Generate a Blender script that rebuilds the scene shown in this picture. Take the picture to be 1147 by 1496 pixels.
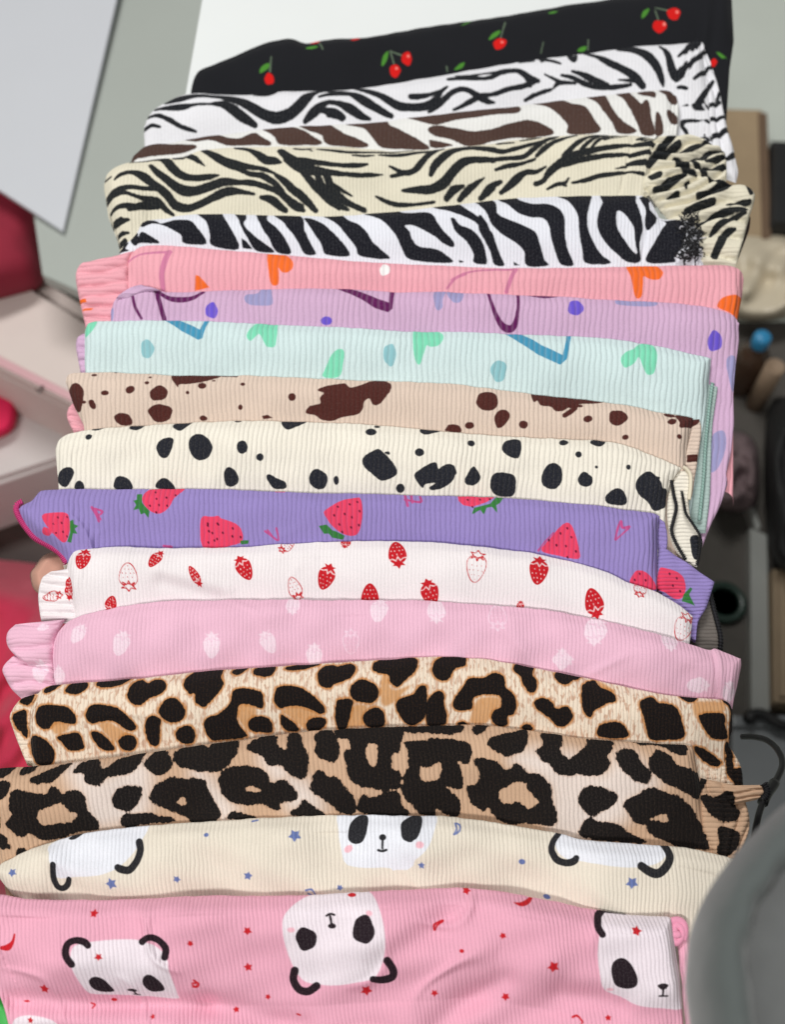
import bpy, math, random
import numpy as np
from mathutils import Vector
# ------------------------------------------------------------------ scene, camera, light
scene = bpy.context.scene
for o in list(bpy.data.objects):
    bpy.data.objects.remove(o, do_unlink=True)
COL = scene.collection
FPX, W0, H0 = 1600.0, 1147.0, 1496.0          # focal length and size of the photograph in its own pixels
ALPHA = math.radians(27.0)                    # camera looks down, 27 degrees off the vertical
DIST, ZREF = 0.72, 0.045
CAM = np.array([0.0, -DIST*math.sin(ALPHA), ZREF + DIST*math.cos(ALPHA)])
cd = bpy.data.cameras.new('camera')
cam = bpy.data.objects.new('camera', cd); COL.objects.link(cam)
cam.location = CAM; cam.rotation_euler = (ALPHA, 0, 0)
cd.sensor_fit = 'HORIZONTAL'; cd.sensor_width = 36.0; cd.lens = 36.0*FPX/W0
cd.clip_start = 0.01; cd.clip_end = 50
cd.dof.use_dof = True; cd.dof.focus_distance = 0.69; cd.dof.aperture_fstop = (cd.lens/1000)/0.0066
scene.camera = cam
world = bpy.data.worlds.new('World'); scene.world = world; world.use_nodes = True
wb = world.node_tree.nodes['Background']
wb.inputs[0].default_value = (1.0, 0.985, 0.96, 1); wb.inputs[1].default_value = 0.14

def lamp(name, loc, target, sx, sy, power, col):
    l = bpy.data.lights.new(name, 'AREA'); l.shape = 'RECTANGLE'; l.size = sx; l.size_y = sy
    l.energy = power; l.color = col
    o = bpy.data.objects.new(name, l); COL.objects.link(o); o.location = loc
    o.rotation_euler = (Vector(target)-Vector(loc)).to_track_quat('-Z', 'Y').to_euler()
    return o
lamp('ceiling_lamp', (-0.95, -2.0, 2.95), (0, 0, 0), 1.5, 0.36, 90, (1.0, 0.98, 0.945))
lamp('ceiling_lamp', (-0.65, 1.75, 3.3), (0, 0, 0), 2.0, 0.68, 122, (1.0, 0.99, 0.965))
vs = scene.view_settings
vs.view_transform = 'Standard'; vs.look = 'None'; vs.exposure = -0.27; vs.gamma = 1.0; vs.use_curve_mapping = False
scene.render.engine = 'CYCLES'
FLOOR = -0.90

# ------------------------------------------------------------------ helpers
def lin(c):
    return tuple(((v/255)/12.92 if v/255 <= 0.04045 else ((v/255+0.055)/1.055)**2.4) for v in c)
CA, SA = math.cos(ALPHA), math.sin(ALPHA)
def rays(px, py):
    x = (np.asarray(px, float)-W0/2)/FPX; y = (H0/2-np.asarray(py, float))/FPX
    return np.stack([x, y*CA+SA, y*SA-CA], -1)
def U(px, py, z):                             # a pixel's direction met with the level z
    d = rays(px, py); t = (z-CAM[2])/d[..., 2]
    return CAM + d*t[..., None]
def Uplane(px, py, P, n):                     # ... met with a tilted surface through P
    d = rays(px, py); t = ((P-CAM)@n)/(d@n) if P.ndim == 1 else (((P-CAM)*n).sum(-1))/(d@n)
    return CAM + d*t[..., None]
def crm(P, sub, closed):                      # Catmull-Rom resampling
    P = np.asarray(P, float); n = len(P)
    if n < 3: 
        t = np.linspace(0, 1, sub+1)[:, None]; return P[0]*(1-t)+P[-1]*t
    out = []; m = n if closed else n-1
    for i in range(m):
        if closed: a, b, c, d = P[i-1], P[i], P[(i+1) % n], P[(i+2) % n]
        else: a, b, c, d = P[max(i-1, 0)], P[i], P[i+1], P[min(i+2, n-1)]
        for k in range(sub):
            t = k/sub
            out.append(0.5*((2*b)+(c-a)*t+(2*a-5*b+4*c-d)*t*t+(3*b-a-3*c+d)*t**3))
    if not closed: out.append(P[-1])
    return np.array(out)

MATS = {}
def N(nt, typ, **kw):
    n = nt.nodes.new(typ)
    for k, v in kw.items(): setattr(n, k, v)
    return n
def plain(name, col, rough=0.6, noise=0.12, scale=40, bump=0.0, metal=0.0, trans=0.0, sheen=0.0):
    if name in MATS: return MATS[name]
    m = bpy.data.materials.new(name); m.use_nodes = True; nt = m.node_tree
    b = nt.nodes['Principled BSDF']; c = lin(col)
    tc = N(nt, 'ShaderNodeTexCoord'); nz = N(nt, 'ShaderNodeTexNoise'); nz.inputs['Scale'].default_value = scale
    nz.inputs['Detail'].default_value = 5
    nt.links.new(tc.outputs['Object'], nz.inputs['Vector'])
    mx = N(nt, 'ShaderNodeMix', data_type='RGBA')
    mx.inputs[6].default_value = (*[v*(1-noise) for v in c], 1); mx.inputs[7].default_value = (*[min(1, v*(1+noise)) for v in c], 1)
    nt.links.new(nz.outputs['Fac'], mx.inputs[0]); nt.links.new(mx.outputs[2], b.inputs['Base Color'])
    b.inputs['Roughness'].default_value = rough; b.inputs['Metallic'].default_value = metal
    b.inputs['Transmission Weight'].default_value = trans; b.inputs['Sheen Weight'].default_value = sheen
    if bump:
        bp = N(nt, 'ShaderNodeBump'); bp.inputs['Strength'].default_value = 0.6; bp.inputs['Distance'].default_value = bump
        nt.links.new(nz.outputs['Fac'], bp.inputs['Height']); nt.links.new(bp.outputs['Normal'], b.inputs['Normal'])
    MATS[name] = m; return m

def fabric(name, base, layers, ribdepth=0.0006, groove=0.25, speckle=None, edge=1.0, mottle=0.05, sheen=0.03, soft_base=None, shine=0.9):
    """knitted cloth: base colour, printed inks read from signed-distance attributes, ribs as fine relief.
    layers: (attribute, colour, threshold px, softness px, edge jitter px, opacity)"""
    m = bpy.data.materials.new(name); m.use_nodes = True; nt = m.node_tree; L = nt.links.new
    b = nt.nodes['Principled BSDF']; b.inputs['Roughness'].default_value = shine; b.inputs['Sheen Weight'].default_value = sheen
    b.inputs['Specular IOR Level'].default_value = 0.12
    uv = N(nt, 'ShaderNodeUVMap', uv_map='cloth')
    def math_(op, a, c=None):
        n = N(nt, 'ShaderNodeMath', operation=op)
        for i, v in enumerate((a, c)):
            if v is None: continue
            if isinstance(v, (int, float)): n.inputs[i].default_value = v
            else: L(v, n.inputs[i])
        return n.outputs[0]
    def noise(sx, sy, scale, detail=2.0, dist=0.0):
        mp = N(nt, 'ShaderNodeMapping'); mp.inputs['Scale'].default_value = (sx, sy, 1); L(uv.outputs[0], mp.inputs[0])
        n = N(nt, 'ShaderNodeTexNoise'); n.inputs['Scale'].default_value = scale; n.inputs['Detail'].default_value = detail
        n.inputs['Distortion'].default_value = dist
        L(mp.outputs[0], n.inputs['Vector']); return n.outputs['Fac']
    def mixc(f, a, c):
        n = N(nt, 'ShaderNodeMix', data_type='RGBA')
        for i, v in ((0, f), (6, a), (7, c)):
            if isinstance(v, tuple): n.inputs[i].default_value = (*v, 1)
            elif isinstance(v, (int, float)): n.inputs[i].default_value = v
            else: L(v, n.inputs[i])
        return n.outputs[2]
    ra = N(nt, 'ShaderNodeAttribute', attribute_name='rib')
    wob = math_('MULTIPLY', math_('SUBTRACT', noise(1, 1, 22, 2), 0.5), 1.2)
    ph = math_('ADD', ra.outputs['Fac'], wob)
    cs = math_('COSINE', math_('MULTIPLY', ph, 2*math.pi))
    rib = math_('ADD', math_('MULTIPLY', cs, 0.5), 0.5)           # 1 on the rib, 0 in the groove
    ribs = math_('POWER', rib, 0.4)
    jit = math_('ADD', math_('SUBTRACT', noise(1.6, 0.8, 170, 3), 0.5), math_('MULTIPLY', math_('SUBTRACT', noise(1, 1, 55, 2), 0.5), 1.3))
    fine = noise(1, 1, 420, 3)
    blot = noise(1, 1.6, 14, 3)
    bl = lin(base)
    col = mixc(blot, tuple(v*(1-mottle*1.6) for v in bl), tuple(min(1, v*(1+mottle*1.6)) for v in bl))
    if speckle:
        s = N(nt, 'ShaderNodeMapRange'); s.inputs[1].default_value = 0.5; s.inputs[2].default_value = 0.62
        L(noise(2.6, 1.0, 75, 3, 0.5), s.inputs[0]); col = mixc(math_('MULTIPLY', s.outputs[0], 0.75), col, lin(speckle))
    for (att, c, thr, soft, jamp, op) in layers:
        a = N(nt, 'ShaderNodeAttribute', attribute_name=att)
        v = math_('ADD', a.outputs['Fac'], math_('MULTIPLY', jit, jamp*3.2))
        mr = N(nt, 'ShaderNodeMapRange', interpolation_type='SMOOTHSTEP')
        mr.inputs[1].default_value = thr+soft; mr.inputs[2].default_value = thr-soft
        L(v, mr.inputs[0])
        keep = math_('ADD', math_('MULTIPLY', ribs, groove), 1-groove)
        f = math_('MULTIPLY', math_('MULTIPLY', mr.outputs[0], keep), op)
        f = math_('MULTIPLY', f, math_('ADD', math_('MULTIPLY', fine, 0.16), 0.92))
        cc = lin(c); cm = mixc(blot, tuple(v*0.85 for v in cc), tuple(min(1, v*1.15) for v in cc))
        col = mixc(f, col, cm)
    hf = N(nt, 'ShaderNodeHueSaturation'); L(col, hf.inputs['Color'])
    L(math_('ADD', math_('MULTIPLY', fine, 0.22), 0.89), hf.inputs['Value'])
    L(hf.outputs[0], b.inputs['Base Color'])
    h = math_('ADD', math_('MULTIPLY', ribs, 1.0), math_('MULTIPLY', fine, 0.22))
    bp = N(nt, 'ShaderNodeBump'); bp.inputs['Strength'].default_value = 0.75; bp.inputs['Distance'].default_value = ribdepth
    L(h, bp.inputs['Height']); L(bp.outputs['Normal'], b.inputs['Normal'])
    return m

def thing(name, label, cat, loc, group=None, kind=None):
    o = bpy.data.objects.new(name, None); COL.objects.link(o); o.location = loc; o.empty_display_size = 0.02
    o['label'] = label; o['category'] = cat
    if group: o['group'] = group
    if kind: o['kind'] = kind
    return o
def meshobj(name, V, F, mat, parent=None, smooth=True, label=None):
    V = np.asarray(V, float).copy()
    if parent is not None:
        p = parent; off = np.zeros(3)
        while p is not None: off += np.array(p.location); p = p.parent
        V -= off
    me = bpy.data.meshes.new(name); me.from_pydata([tuple(v) for v in V], [], [tuple(int(i) for i in f) for f in F]); me.update()
    if smooth:
        me.polygons.foreach_set('use_smooth', [True]*len(me.polygons))
    me.materials.append(mat)
    o = bpy.data.objects.new(name, me); COL.objects.link(o)
    if parent is not None: o.parent = parent
    if label: o['label'] = label
    return o
def gridobj(name, P, mat, parent, attrs, uvs, closed_rows=False):
    """P: rows x cols x 3 vertex grid as one mesh with point attributes"""
    R, C = P.shape[:2]; off = np.array(parent.location)
    V = (P-off).reshape(-1, 3).astype(np.float32)
    idx = np.arange(R*C).reshape(R, C)
    q = np.stack([idx[:-1, :-1], idx[1:, :-1], idx[1:, 1:], idx[:-1, 1:]], -1).reshape(-1, 4)
    if closed_rows:
        q = np.concatenate([q, np.stack([idx[-1, :-1], idx[0, :-1], idx[0, 1:], idx[-1, 1:]], -1).reshape(-1, 4)])
    me = bpy.data.meshes.new(name)
    me.vertices.add(len(V)); me.vertices.foreach_set('co', V.ravel())
    me.loops.add(len(q)*4); me.loops.foreach_set('vertex_index', q.ravel().astype(np.int32))
    me.polygons.add(len(q)); me.polygons.foreach_set('loop_start', np.arange(0, len(q)*4, 4, dtype=np.int32))
    me.polygons.foreach_set('use_smooth', np.ones(len(q), bool))
    me.update(calc_edges=True)
    for k, a in attrs.items():
        at = me.attributes.new(k, 'FLOAT', 'POINT'); at.data.foreach_set('value', np.asarray(a, np.float32).ravel())
    ul = me.uv_layers.new(name='cloth')
    ul.data.foreach_set('uv', uvs.reshape(-1, 2)[q.ravel()].astype(np.float32).ravel())
    me.materials.append(mat)
    o = bpy.data.objects.new(name, me); COL.objects.link(o); o.parent = parent
    return o
def tube_mesh(P, r, sides=8, rr=None):
    P = np.asarray(P, float); n = len(P); T = np.gradient(P, axis=0); T /= np.linalg.norm(T, axis=1)[:, None]+1e-12
    up = np.array([0.13, 0.27, 0.95]); V = []; F = []
    for i in range(n):
        a = np.cross(T[i], up); a /= np.linalg.norm(a)+1e-9; b = np.cross(T[i], a)
        ri = r if rr is None else rr[i]
        for k in range(sides):
            w = 2*math.pi*k/sides; V.append(P[i]+ri*(math.cos(w)*a+math.sin(w)*b))
    for i in range(n-1):
        for k in range(sides):
            F.append((i*sides+k, i*sides+(k+1) % sides, (i+1)*sides+(k+1) % sides, (i+1)*sides+k))
    F.append(tuple(range(sides))[::-1]); F.append(tuple((n-1)*sides+k for k in range(sides)))
    return np.array(V), F
def join(parts):
    V = []; F = []; o = 0
    for v, f in parts:
        V.append(np.asarray(v)); F += [tuple(i+o for i in q) for q in f]; o += len(v)
    return np.concatenate(V), F
def prism(top, zb, bevel=0.004):
    """slab under a convex outline (counter-clockwise in plan) with softened upper edge"""
    top = np.asarray(top, float); n = len(top); c = top.mean(0)
    rings = []
    for ins, dz in ((bevel, 0), (bevel*0.3, -bevel*0.3), (0, -bevel)):
        d = top-c; l = np.linalg.norm(d, axis=1)[:, None]; p = c+d*(1-ins*1.4/l); p = p+np.array([0, 0, dz]); rings.append(p)
    b = top.copy(); b[:, 2] = zb; rings.append(b)
    V = np.concatenate(rings); F = [tuple(range(n))]
    for r in range(len(rings)-1):
        for k in range(n): F.append((r*n+k, (r+1)*n+k, (r+1)*n+(k+1) % n, r*n+(k+1) % n))
    F.append(tuple((len(rings)-1)*n+k for k in range(n))[::-1])
    return V, F
def pxprism(px, zt, zb, bevel=0.004):
    px = np.asarray(px, float); T = U(px[:, 0], px[:, 1], zt)
    A = 0.5*np.sum(T[:, 0]*np.roll(T[:, 1], -1)-np.roll(T[:, 0], -1)*T[:, 1])
    if A < 0: T = T[::-1]
    return prism(T, zb, bevel)
def lathe(prof, c, seg=32):
    V = []; F = []
    for (r, z) in prof:
        for k in range(seg):
            a = 2*math.pi*k/seg; V.append((c[0]+r*math.cos(a), c[1]+r*math.sin(a), c[2]+z))
    n = len(prof)
    for i in range(n-1):
        for k in range(seg): F.append((i*seg+k, i*seg+(k+1) % seg, (i+1)*seg+(k+1) % seg, (i+1)*seg+k))
    F.append(tuple(range(seg))[::-1]); F.append(tuple((n-1)*seg+k for k in range(seg)))
    return np.array(V), F
rng = np.random.RandomState(7)
def wavefield(seed, n=9, lo=60, hi=260, sx=1.0, sy=1.0):
    r = np.random.RandomState(seed); K = []
    for i in range(n):
        wl = r.uniform(lo, hi); a = r.uniform(0, math.pi); K.append((2*math.pi/wl*math.cos(a)*sx, 2*math.pi/wl*math.sin(a)*sy, r.uniform(0, 6.28), r.uniform(0.5, 1)))
    def f(x, y):
        s = 0
        for kx, ky, p, w in K: s = s+w*np.cos(kx*x+ky*y+p)
        return s/math.sqrt(n)
    return f
def lump(name, px, zt, zb, mat, parent, seed, amp, res=46, label=None, edge=0.35, wl=(50, 160)):
    """soft heap of cloth: a closed mound over an outline, folded by a few long waves"""
    px = crm(np.asarray(px, float), 6, True); c = px.mean(0); f = wavefield(seed, 10, *wl)
    m = len(px); V = []; F = []
    for j in range(res):
        t = j/(res-1); p = c+(px-c)*t
        h = np.sqrt(np.clip(1-(max(0, (t-(1-edge))/edge))**2, 0, 1))
        zz = zb+(zt-zb)*h+amp*f(p[:, 0], p[:, 1])*h
        V.append(np.stack([*(U(p[:, 0], p[:, 1], zz).T)], -1))
    V = np.concatenate(V)
    for j in range(res-1):
        for k in range(m): F.append((j*m+k, (j+1)*m+k, (j+1)*m+(k+1) % m, j*m+(k+1) % m))
    F.append(tuple((res-1)*m+k for k in range(m))[::-1])
    return meshobj(name, V, F, mat, parent, True, label)

# ------------------------------------------------------------------ the setting
fl = meshobj('floor', [(-6, -6, FLOOR), (6, -6, FLOOR), (6, 6, FLOOR), (-6, 6, FLOOR)], [(0, 1, 2, 3)],
             plain('floor_tile', (206, 213, 204), 0.45, 0.06, 6), None, False)
fl['kind'] = 'structure'
# white table under the stack: its left edge shows beside the black garment
e0, e1 = U(295, 0, 0.0), U(272, 130, 0.0)
ed = (e1-e0)/np.linalg.norm(e1-e0); en = np.array([-ed[1], ed[0], 0])
wR = abs(np.dot(U(985, 800, 0.0)-e0, en)); en = en if np.dot(U(985, 800, 0.0)-e0, en) > 0 else -en
far = e0-ed*0.22; near = e0+ed*0.95
tq = np.array([near, near+en*wR, far+en*wR, far])
tab = thing('white_table', 'white laminate table top under the garments, bare beyond the black cherry print one', 'table', tuple(U(600, 700, FLOOR)))
whitem = plain('white_laminate', (224, 228, 228), 0.4, 0.03, 12)
meshobj('table_top', *prism(tq, -0.02, 0.0015), whitem, tab, False)
for (a, b) in ((0.06, 0.05), (0.06, 0.95), (0.94, 0.05), (0.94, 0.95)):
    c = near+(far-near)*a+en*wR*b
    q = np.array([c+(-0.015*ed)+(-0.015*en), c+(-0.015*ed)+0.015*en, c+0.015*ed+0.015*en, c+0.015*ed-0.015*en]); q[:, 2] = -0.0195
    A = 0.5*np.sum(q[:, 0]*np.roll(q[:, 1], -1)-np.roll(q[:, 0], -1)*q[:, 1])
    meshobj('leg', *prism(q if A > 0 else q[::-1], FLOOR, 0.001), whitem, tab, False)
# ------------------------------------------------------------------ printed patterns
# frames: origin and scale of the enlargements in which the motifs were measured
FR = dict(A=(200,40,.26155),B=(480,20,.26155),C=(760,20,.2877),D=(140,190,.26155),E=(420,180,.26155),F=(700,180,.22668),G=(900,180,.18309),
 L1=(0,950,.26155),L2=(280,940,.26155),L3=(560,940,.26155),L4=(830,960,.26155),S1=(80,530,.26155),S2=(360,530,.26155),S3=(640,540,.17437),S4=(820,540,.20924),
 H1=(100,340,.26155),H2=(380,370,.26155),H3=(660,370,.38361),P1=(20,700,.26155),P2=(300,700,.26155),P3=(580,700,.26155),P4=(800,740,.26155),P5=(0,880,.26155),
 K1=(0,1190,.26155),K2=(280,1180,.27899),K3=(580,1180,.27899),K4=(780,1200,.24411),Z2=(947,380,.26738))
# op: s smooth outline, p straight outline, x hole, l brush stroke x,y,width, e ellipse cx,cy,rx,ry,(turn), * star cx,cy,r, d dots, b berry, o outlined berry
PRINT = {}
PRINT['cherry'] = """
0 A e 740,298,26,28; 993,72,28,17
0 B e 152,152,28,16,-25; 372,333,30,30; 437,270,28,34; 955,183,38,26,-20
0 C e 705,80,36,28; 775,20,34,30; 988,235,18,20
1 A s 688,270 700,235 740,218 735,245; 940,132 980,118 1015,128 980,140
1 B s 298,312 305,265 335,240 325,285; 740,82 770,45 800,25 775,60; 893,168 915,132 958,115 945,142; 700,312 730,285 762,275 745,303
1 C s 290,190 310,172 340,170 325,190; 612,48 618,15 650,-5 640,25; 138,8 165,-5 190,-2 165,12; 998,190 1020,195 1055,218 1035,222
2 A l 745,260,8 752,180,5; 1015,85,6 1040,148,6
2 B l 365,300,7 345,240,7; 345,240,7 405,255,7; 958,160,6 985,70,6; 660,295,6 665,320,5
2 C l 345,185,5 345,140,4; 105,205,5 117,155,4; 697,50,5 680,5,5; 680,-8,5 745,5,5
3 B e 380,322,8,7; 445,258,8,8; 968,175,9,6
3 C e 728,70,8,9; 792,12,8,8
"""
PRINT['zebra_white'] = """
0 A l 165,415,25 240,405,45 340,385,30 440,393,28 520,415,40 600,450,45 700,500,45 780,520,50 850,500,48 910,455,50 960,400,45 1020,350,20
0 A l 100,455,15 180,462,30 260,462,32 330,450,15 410,450,12; 415,450,12 480,455,35 530,480,45 590,520,45 660,555,25; 50,495,14 120,505,20 180,530,22 250,565,18 330,587,8
0 A l 38,560,22 80,555,16 130,565,8; 655,380,12 730,378,25 775,358,14; 1020,405,12 1070,385,22 1147,380,25; 940,535,20 990,490,45 1060,440,25 1147,440,20
0 A l 1040,480,25 1100,490,40 1147,515,35; 1000,365,20 1060,350,12 1147,360,18
0 B l 0,432,14 60,440,18 120,455,30 200,500,45 280,545,35 350,578,25; 0,465,16 60,462,14 130,458,20
0 B l 140,405,14 200,430,28 290,470,30 380,520,40 440,530,35 520,530,35 590,505,40 620,460,22 662,425,8; 460,475,25 500,475,25 560,468,20 625,448,12
0 B l 0,515,18 60,520,25 120,545,45 180,580,35 230,595,15; 0,580,20 40,590,15; 560,555,10 610,525,20 670,470,25 730,440,22 780,445,20 830,470,28 890,495,22 930,500,8
0 B l 700,540,10 760,515,18 820,485,22 850,470,20; 850,470,18 920,462,18 1000,435,20 1090,415,22 1147,390,22
0 B l 672,375,22 760,370,30 850,378,20 910,370,22 960,340,30 1040,330,25 1090,350,28 1120,385,28 1125,410,20; 710,348,10 780,358,16 860,345,10 940,340,14
0 B l 1100,485,12 1147,455,16; 1060,252,10 1147,252,14
0 C l 0,300,14 40,335,30 90,350,16; 0,385,14 40,370,16 85,350,12; 25,440,12 100,405,14 160,385,10; 170,380,8 200,355,16 280,355,12; 125,318,8 200,350,14
0 C l 210,318,10 270,330,18 330,360,22 400,380,18 480,380,20 560,370,14; 265,298,10 320,315,25 380,345,30 440,370,22; 255,200,25 270,235,30 285,205,14
0 C l 330,190,12 390,220,22 450,255,28 520,290,32 580,330,38 620,375,30; 500,345,8 560,350,16 600,355,14; 500,172,18 570,180,40 640,220,38 690,280,35 715,340,25 725,375,10
0 C l 712,165,12 745,220,25 765,290,32 795,335,40 830,290,30 880,255,22 935,200,20; 800,235,10 840,200,25 880,165,50 905,135,30; 110,225,20 160,240,20 205,262,10; 110,245,10 130,220,16
0 C l 0,240,10 70,235,10; 880,345,12 930,305,18 975,270,16; 880,478,20 930,480,22 1010,460,14; 900,470,30 930,420,25 975,355,16; 1000,450,10 1010,410,12
0 C l 820,545,14 950,545,16 1050,530,14; 890,635,14 980,630,22 1055,595,24; 800,385,12 840,392,16; 790,468,12 850,465,14; 820,570,14 850,610,18
0 G l 850,300,18 900,290,30 945,250,30
"""
PRINT['zebra_brown'] = """
0 D s 190,175 230,105 290,60 345,58 420,85 560,98 500,125 420,140 330,150 240,165
0 A s 270,620 330,600 440,590 470,605 520,628 580,625 650,592 690,615 745,648 640,652 520,660 470,650 400,630 330,640; 700,552 790,542 850,545 930,585 980,620 1030,650 900,650 800,645 770,610; 910,540 1000,530 1065,535 1110,575 1147,605 1147,650 1090,645 1020,600 960,580
0 B s -20,610 20,640 80,680 150,705 220,735 180,745 80,735 -20,720; 100,608 200,585 310,580 340,630 400,665 470,700 560,755 400,755 300,745 250,700 200,645
0 B s 450,565 600,540 800,515 1000,508 1060,515 1070,545 1040,565 950,572 850,590 720,605 600,630 530,615 480,590; 560,660 600,645 700,658 800,675 900,665 1000,635 1080,615 1160,620 1160,685 1050,690 940,710 840,735 760,735 680,705 600,690
0 B p 565,715 620,725 690,740 600,750 570,745
0 C s -5,565 60,555 120,570 170,605 80,620 -5,625; 40,435 110,422 200,425 260,465 330,490 370,545 400,600 250,605 245,570 200,520 130,470; 340,405 420,390 440,450 470,510 520,560 590,600 500,605 470,560 420,500 380,450
0 C s 490,388 545,378 570,430 610,480 640,460 660,540 680,610 620,610 600,570 560,500 530,450; 600,400 640,392 680,400 680,440 650,430 620,420; 690,520 715,560 720,610 690,610; 710,390 745,375 790,415 790,460 755,460 735,425; 745,510 790,520 795,560 760,555
"""
PRINT['tiger'] = """
0 D l 190,178,10 260,165,20 350,162,18 395,175,45 430,225,45 480,265,38 550,280,32 640,275,28 690,268,8; 310,212,25 350,255,35 410,300,40 480,340,45 560,345,42 640,325,40 720,305,40 800,308,28 880,312,30 950,330,28 1030,365,28 1100,420,38 1147,440,35
0 D l 115,305,12 150,275,20 210,258,25 270,280,45 330,325,40 400,370,40 440,415,42 510,430,38 580,415,35 660,385,40 740,358,45 820,360,25 885,368,15; 45,390,14 120,375,30 190,355,28 280,352,22 350,345,28; 50,420,14 120,395,30 180,390,20 250,405,18 340,405,35 390,440,28 430,465,15
0 D l 85,480,14 140,460,22 220,450,22; 195,470,20 260,445,30 350,425,30; 90,530,20 150,520,20; 100,550,18 140,535,30 190,525,14; 110,605,14 150,592,20 190,592,12; 50,282,12 90,280,10; 130,650,25 165,630,25
0 D l 600,110,25 650,145,40 720,190,45 790,215,50 860,225,28 940,235,20 1000,258,14; 720,200,20 800,235,28 860,262,22 930,270,30 1000,310,30 1040,360,30; 500,130,30 550,165,32 610,213,8; 440,150,25 490,158,12
0 D l 780,95,20 850,110,25 900,140,40 950,180,45 1000,188,40 1035,200,14; 1010,270,20 1060,310,35 1110,360,35 1147,385,30; 925,385,20 980,395,35 1030,430,35 1060,450,25; 1035,125,40 1080,175,45 1147,230,60; 1110,105,14 1147,118,16
0 E l 0,220,40 60,260,60 130,295,55 220,310,35 320,320,20 420,320,22 530,312,8; 40,235,40 150,250,30 280,268,25 380,270,28 445,262,14; 80,280,35 120,340,35 180,400,35 240,455,32 290,490,20; 160,300,30 190,370,32 240,430,32 300,480,25 340,495,15
0 E l 220,320,35 245,380,38 290,430,38 350,465,30 430,490,25; 245,365,15 300,395,18 362,425,8; 0,365,25 60,410,35 110,450,38 160,500,25; 0,430,30 50,470,40 90,495,20; 40,145,10 90,158,18 135,150,10; 110,155,10 140,178,8
0 E l 170,158,12 240,165,22 330,178,20 430,172,18 560,165,14 700,148,8; 365,202,10 430,205,14 490,198,8; 510,195,10 580,195,28 660,190,30 740,172,25 810,165,25 870,145,15; 570,268,8 610,285,16 650,300,25 700,295,28 740,260,35 780,210,30 830,160,35; 580,318,14 640,308,18
0 E l 800,315,25 820,270,38 870,215,42 930,165,42 1000,145,35 1070,148,38 1147,160,35; 645,388,14 720,388,32 800,388,38 870,355,48 920,300,45 970,250,45 1030,228,35 1100,225,30 1147,228,30; 495,418,12 550,440,20 620,455,18 720,455,14 820,445,12
0 E l 890,425,30 930,385,35 985,362,10; 960,430,25 1010,380,32 1060,345,22 1098,320,8; 1080,420,25 1120,390,30 1147,365,30
0 F l 0,170,35 80,190,35 150,205,30 230,185,28 320,155,25 420,120,25 500,80,18; 0,265,35 100,258,28 200,248,25 280,240,28 340,195,30 400,140,30 450,100,30 510,75,15; 105,322,14 170,300,28 250,285,20 340,258,16 360,248,8
0 F l 370,230,25 420,180,32 490,130,32 560,95,25 630,70,14; 140,450,25 180,420,35 240,370,45 300,330,30 370,325,22 430,292,8; 25,470,30 70,420,38 140,388,20; 365,395,30 410,380,28 450,330,40 510,285,45 600,270,38 700,255,30 800,240,28 900,235,25 960,235,18
0 F l 500,270,20 580,240,35 680,215,35 780,195,28 880,180,28 980,172,20; 540,235,25 590,190,30 650,135,30 720,90,25 780,65,12; 650,200,20 700,150,25 770,90,25 830,65,12; 720,185,18 770,130,22 840,90,20 910,65,10; 800,135,8 870,105,14 960,80,8
0 F l 440,430,14 500,405,22 550,398,20 575,370,10; 530,405,14 560,415,10; 600,398,14 680,385,22 770,360,25 870,352,20 960,345,14 1050,350,20; 870,322,8 940,312,16; 270,108,12 330,98,16 400,80,12; 120,130,20 220,128,14
0 F l 950,300,25 1060,280,35; 965,245,25 1090,210,32; 990,175,25 1110,150,35; 1010,130,12 1060,95,22 1100,80,14; 1040,130,14 1140,105,16
0 G l 240,370,30 300,300,60 360,220,60 420,150,55 470,95,30; 360,300,40 420,250,50 490,195,50; 500,255,30 580,240,45 660,200,40 760,150,35; 600,310,20 680,300,45 740,260,45 880,232,25; 710,330,18 800,305,30 900,270,30; 700,385,35 800,380,35 890,355,20
0 G l 460,310,25 520,350,70 590,410,50 640,430,20; 580,320,20 650,370,30 720,440,30 800,480,35; 280,450,50 330,430,55; 300,545,25 380,520,60 460,470,70 540,435,30; 545,550,18 555,500,22 585,480,14; 640,605,30 720,590,40 790,560,60 850,520,80 910,490,40; 1040,520,30 1065,580,40
0 G l 870,690,14 950,660,35 1060,645,30; 550,720,30 650,690,50 770,650,40; 640,850,20 740,790,35 850,740,40 1030,710,25; 740,930,20 800,850,40 900,790,40 1020,740,25; 780,1080,50 830,960,60 880,890,45 940,870,20; 410,620,30 480,600,50
"""
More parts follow.
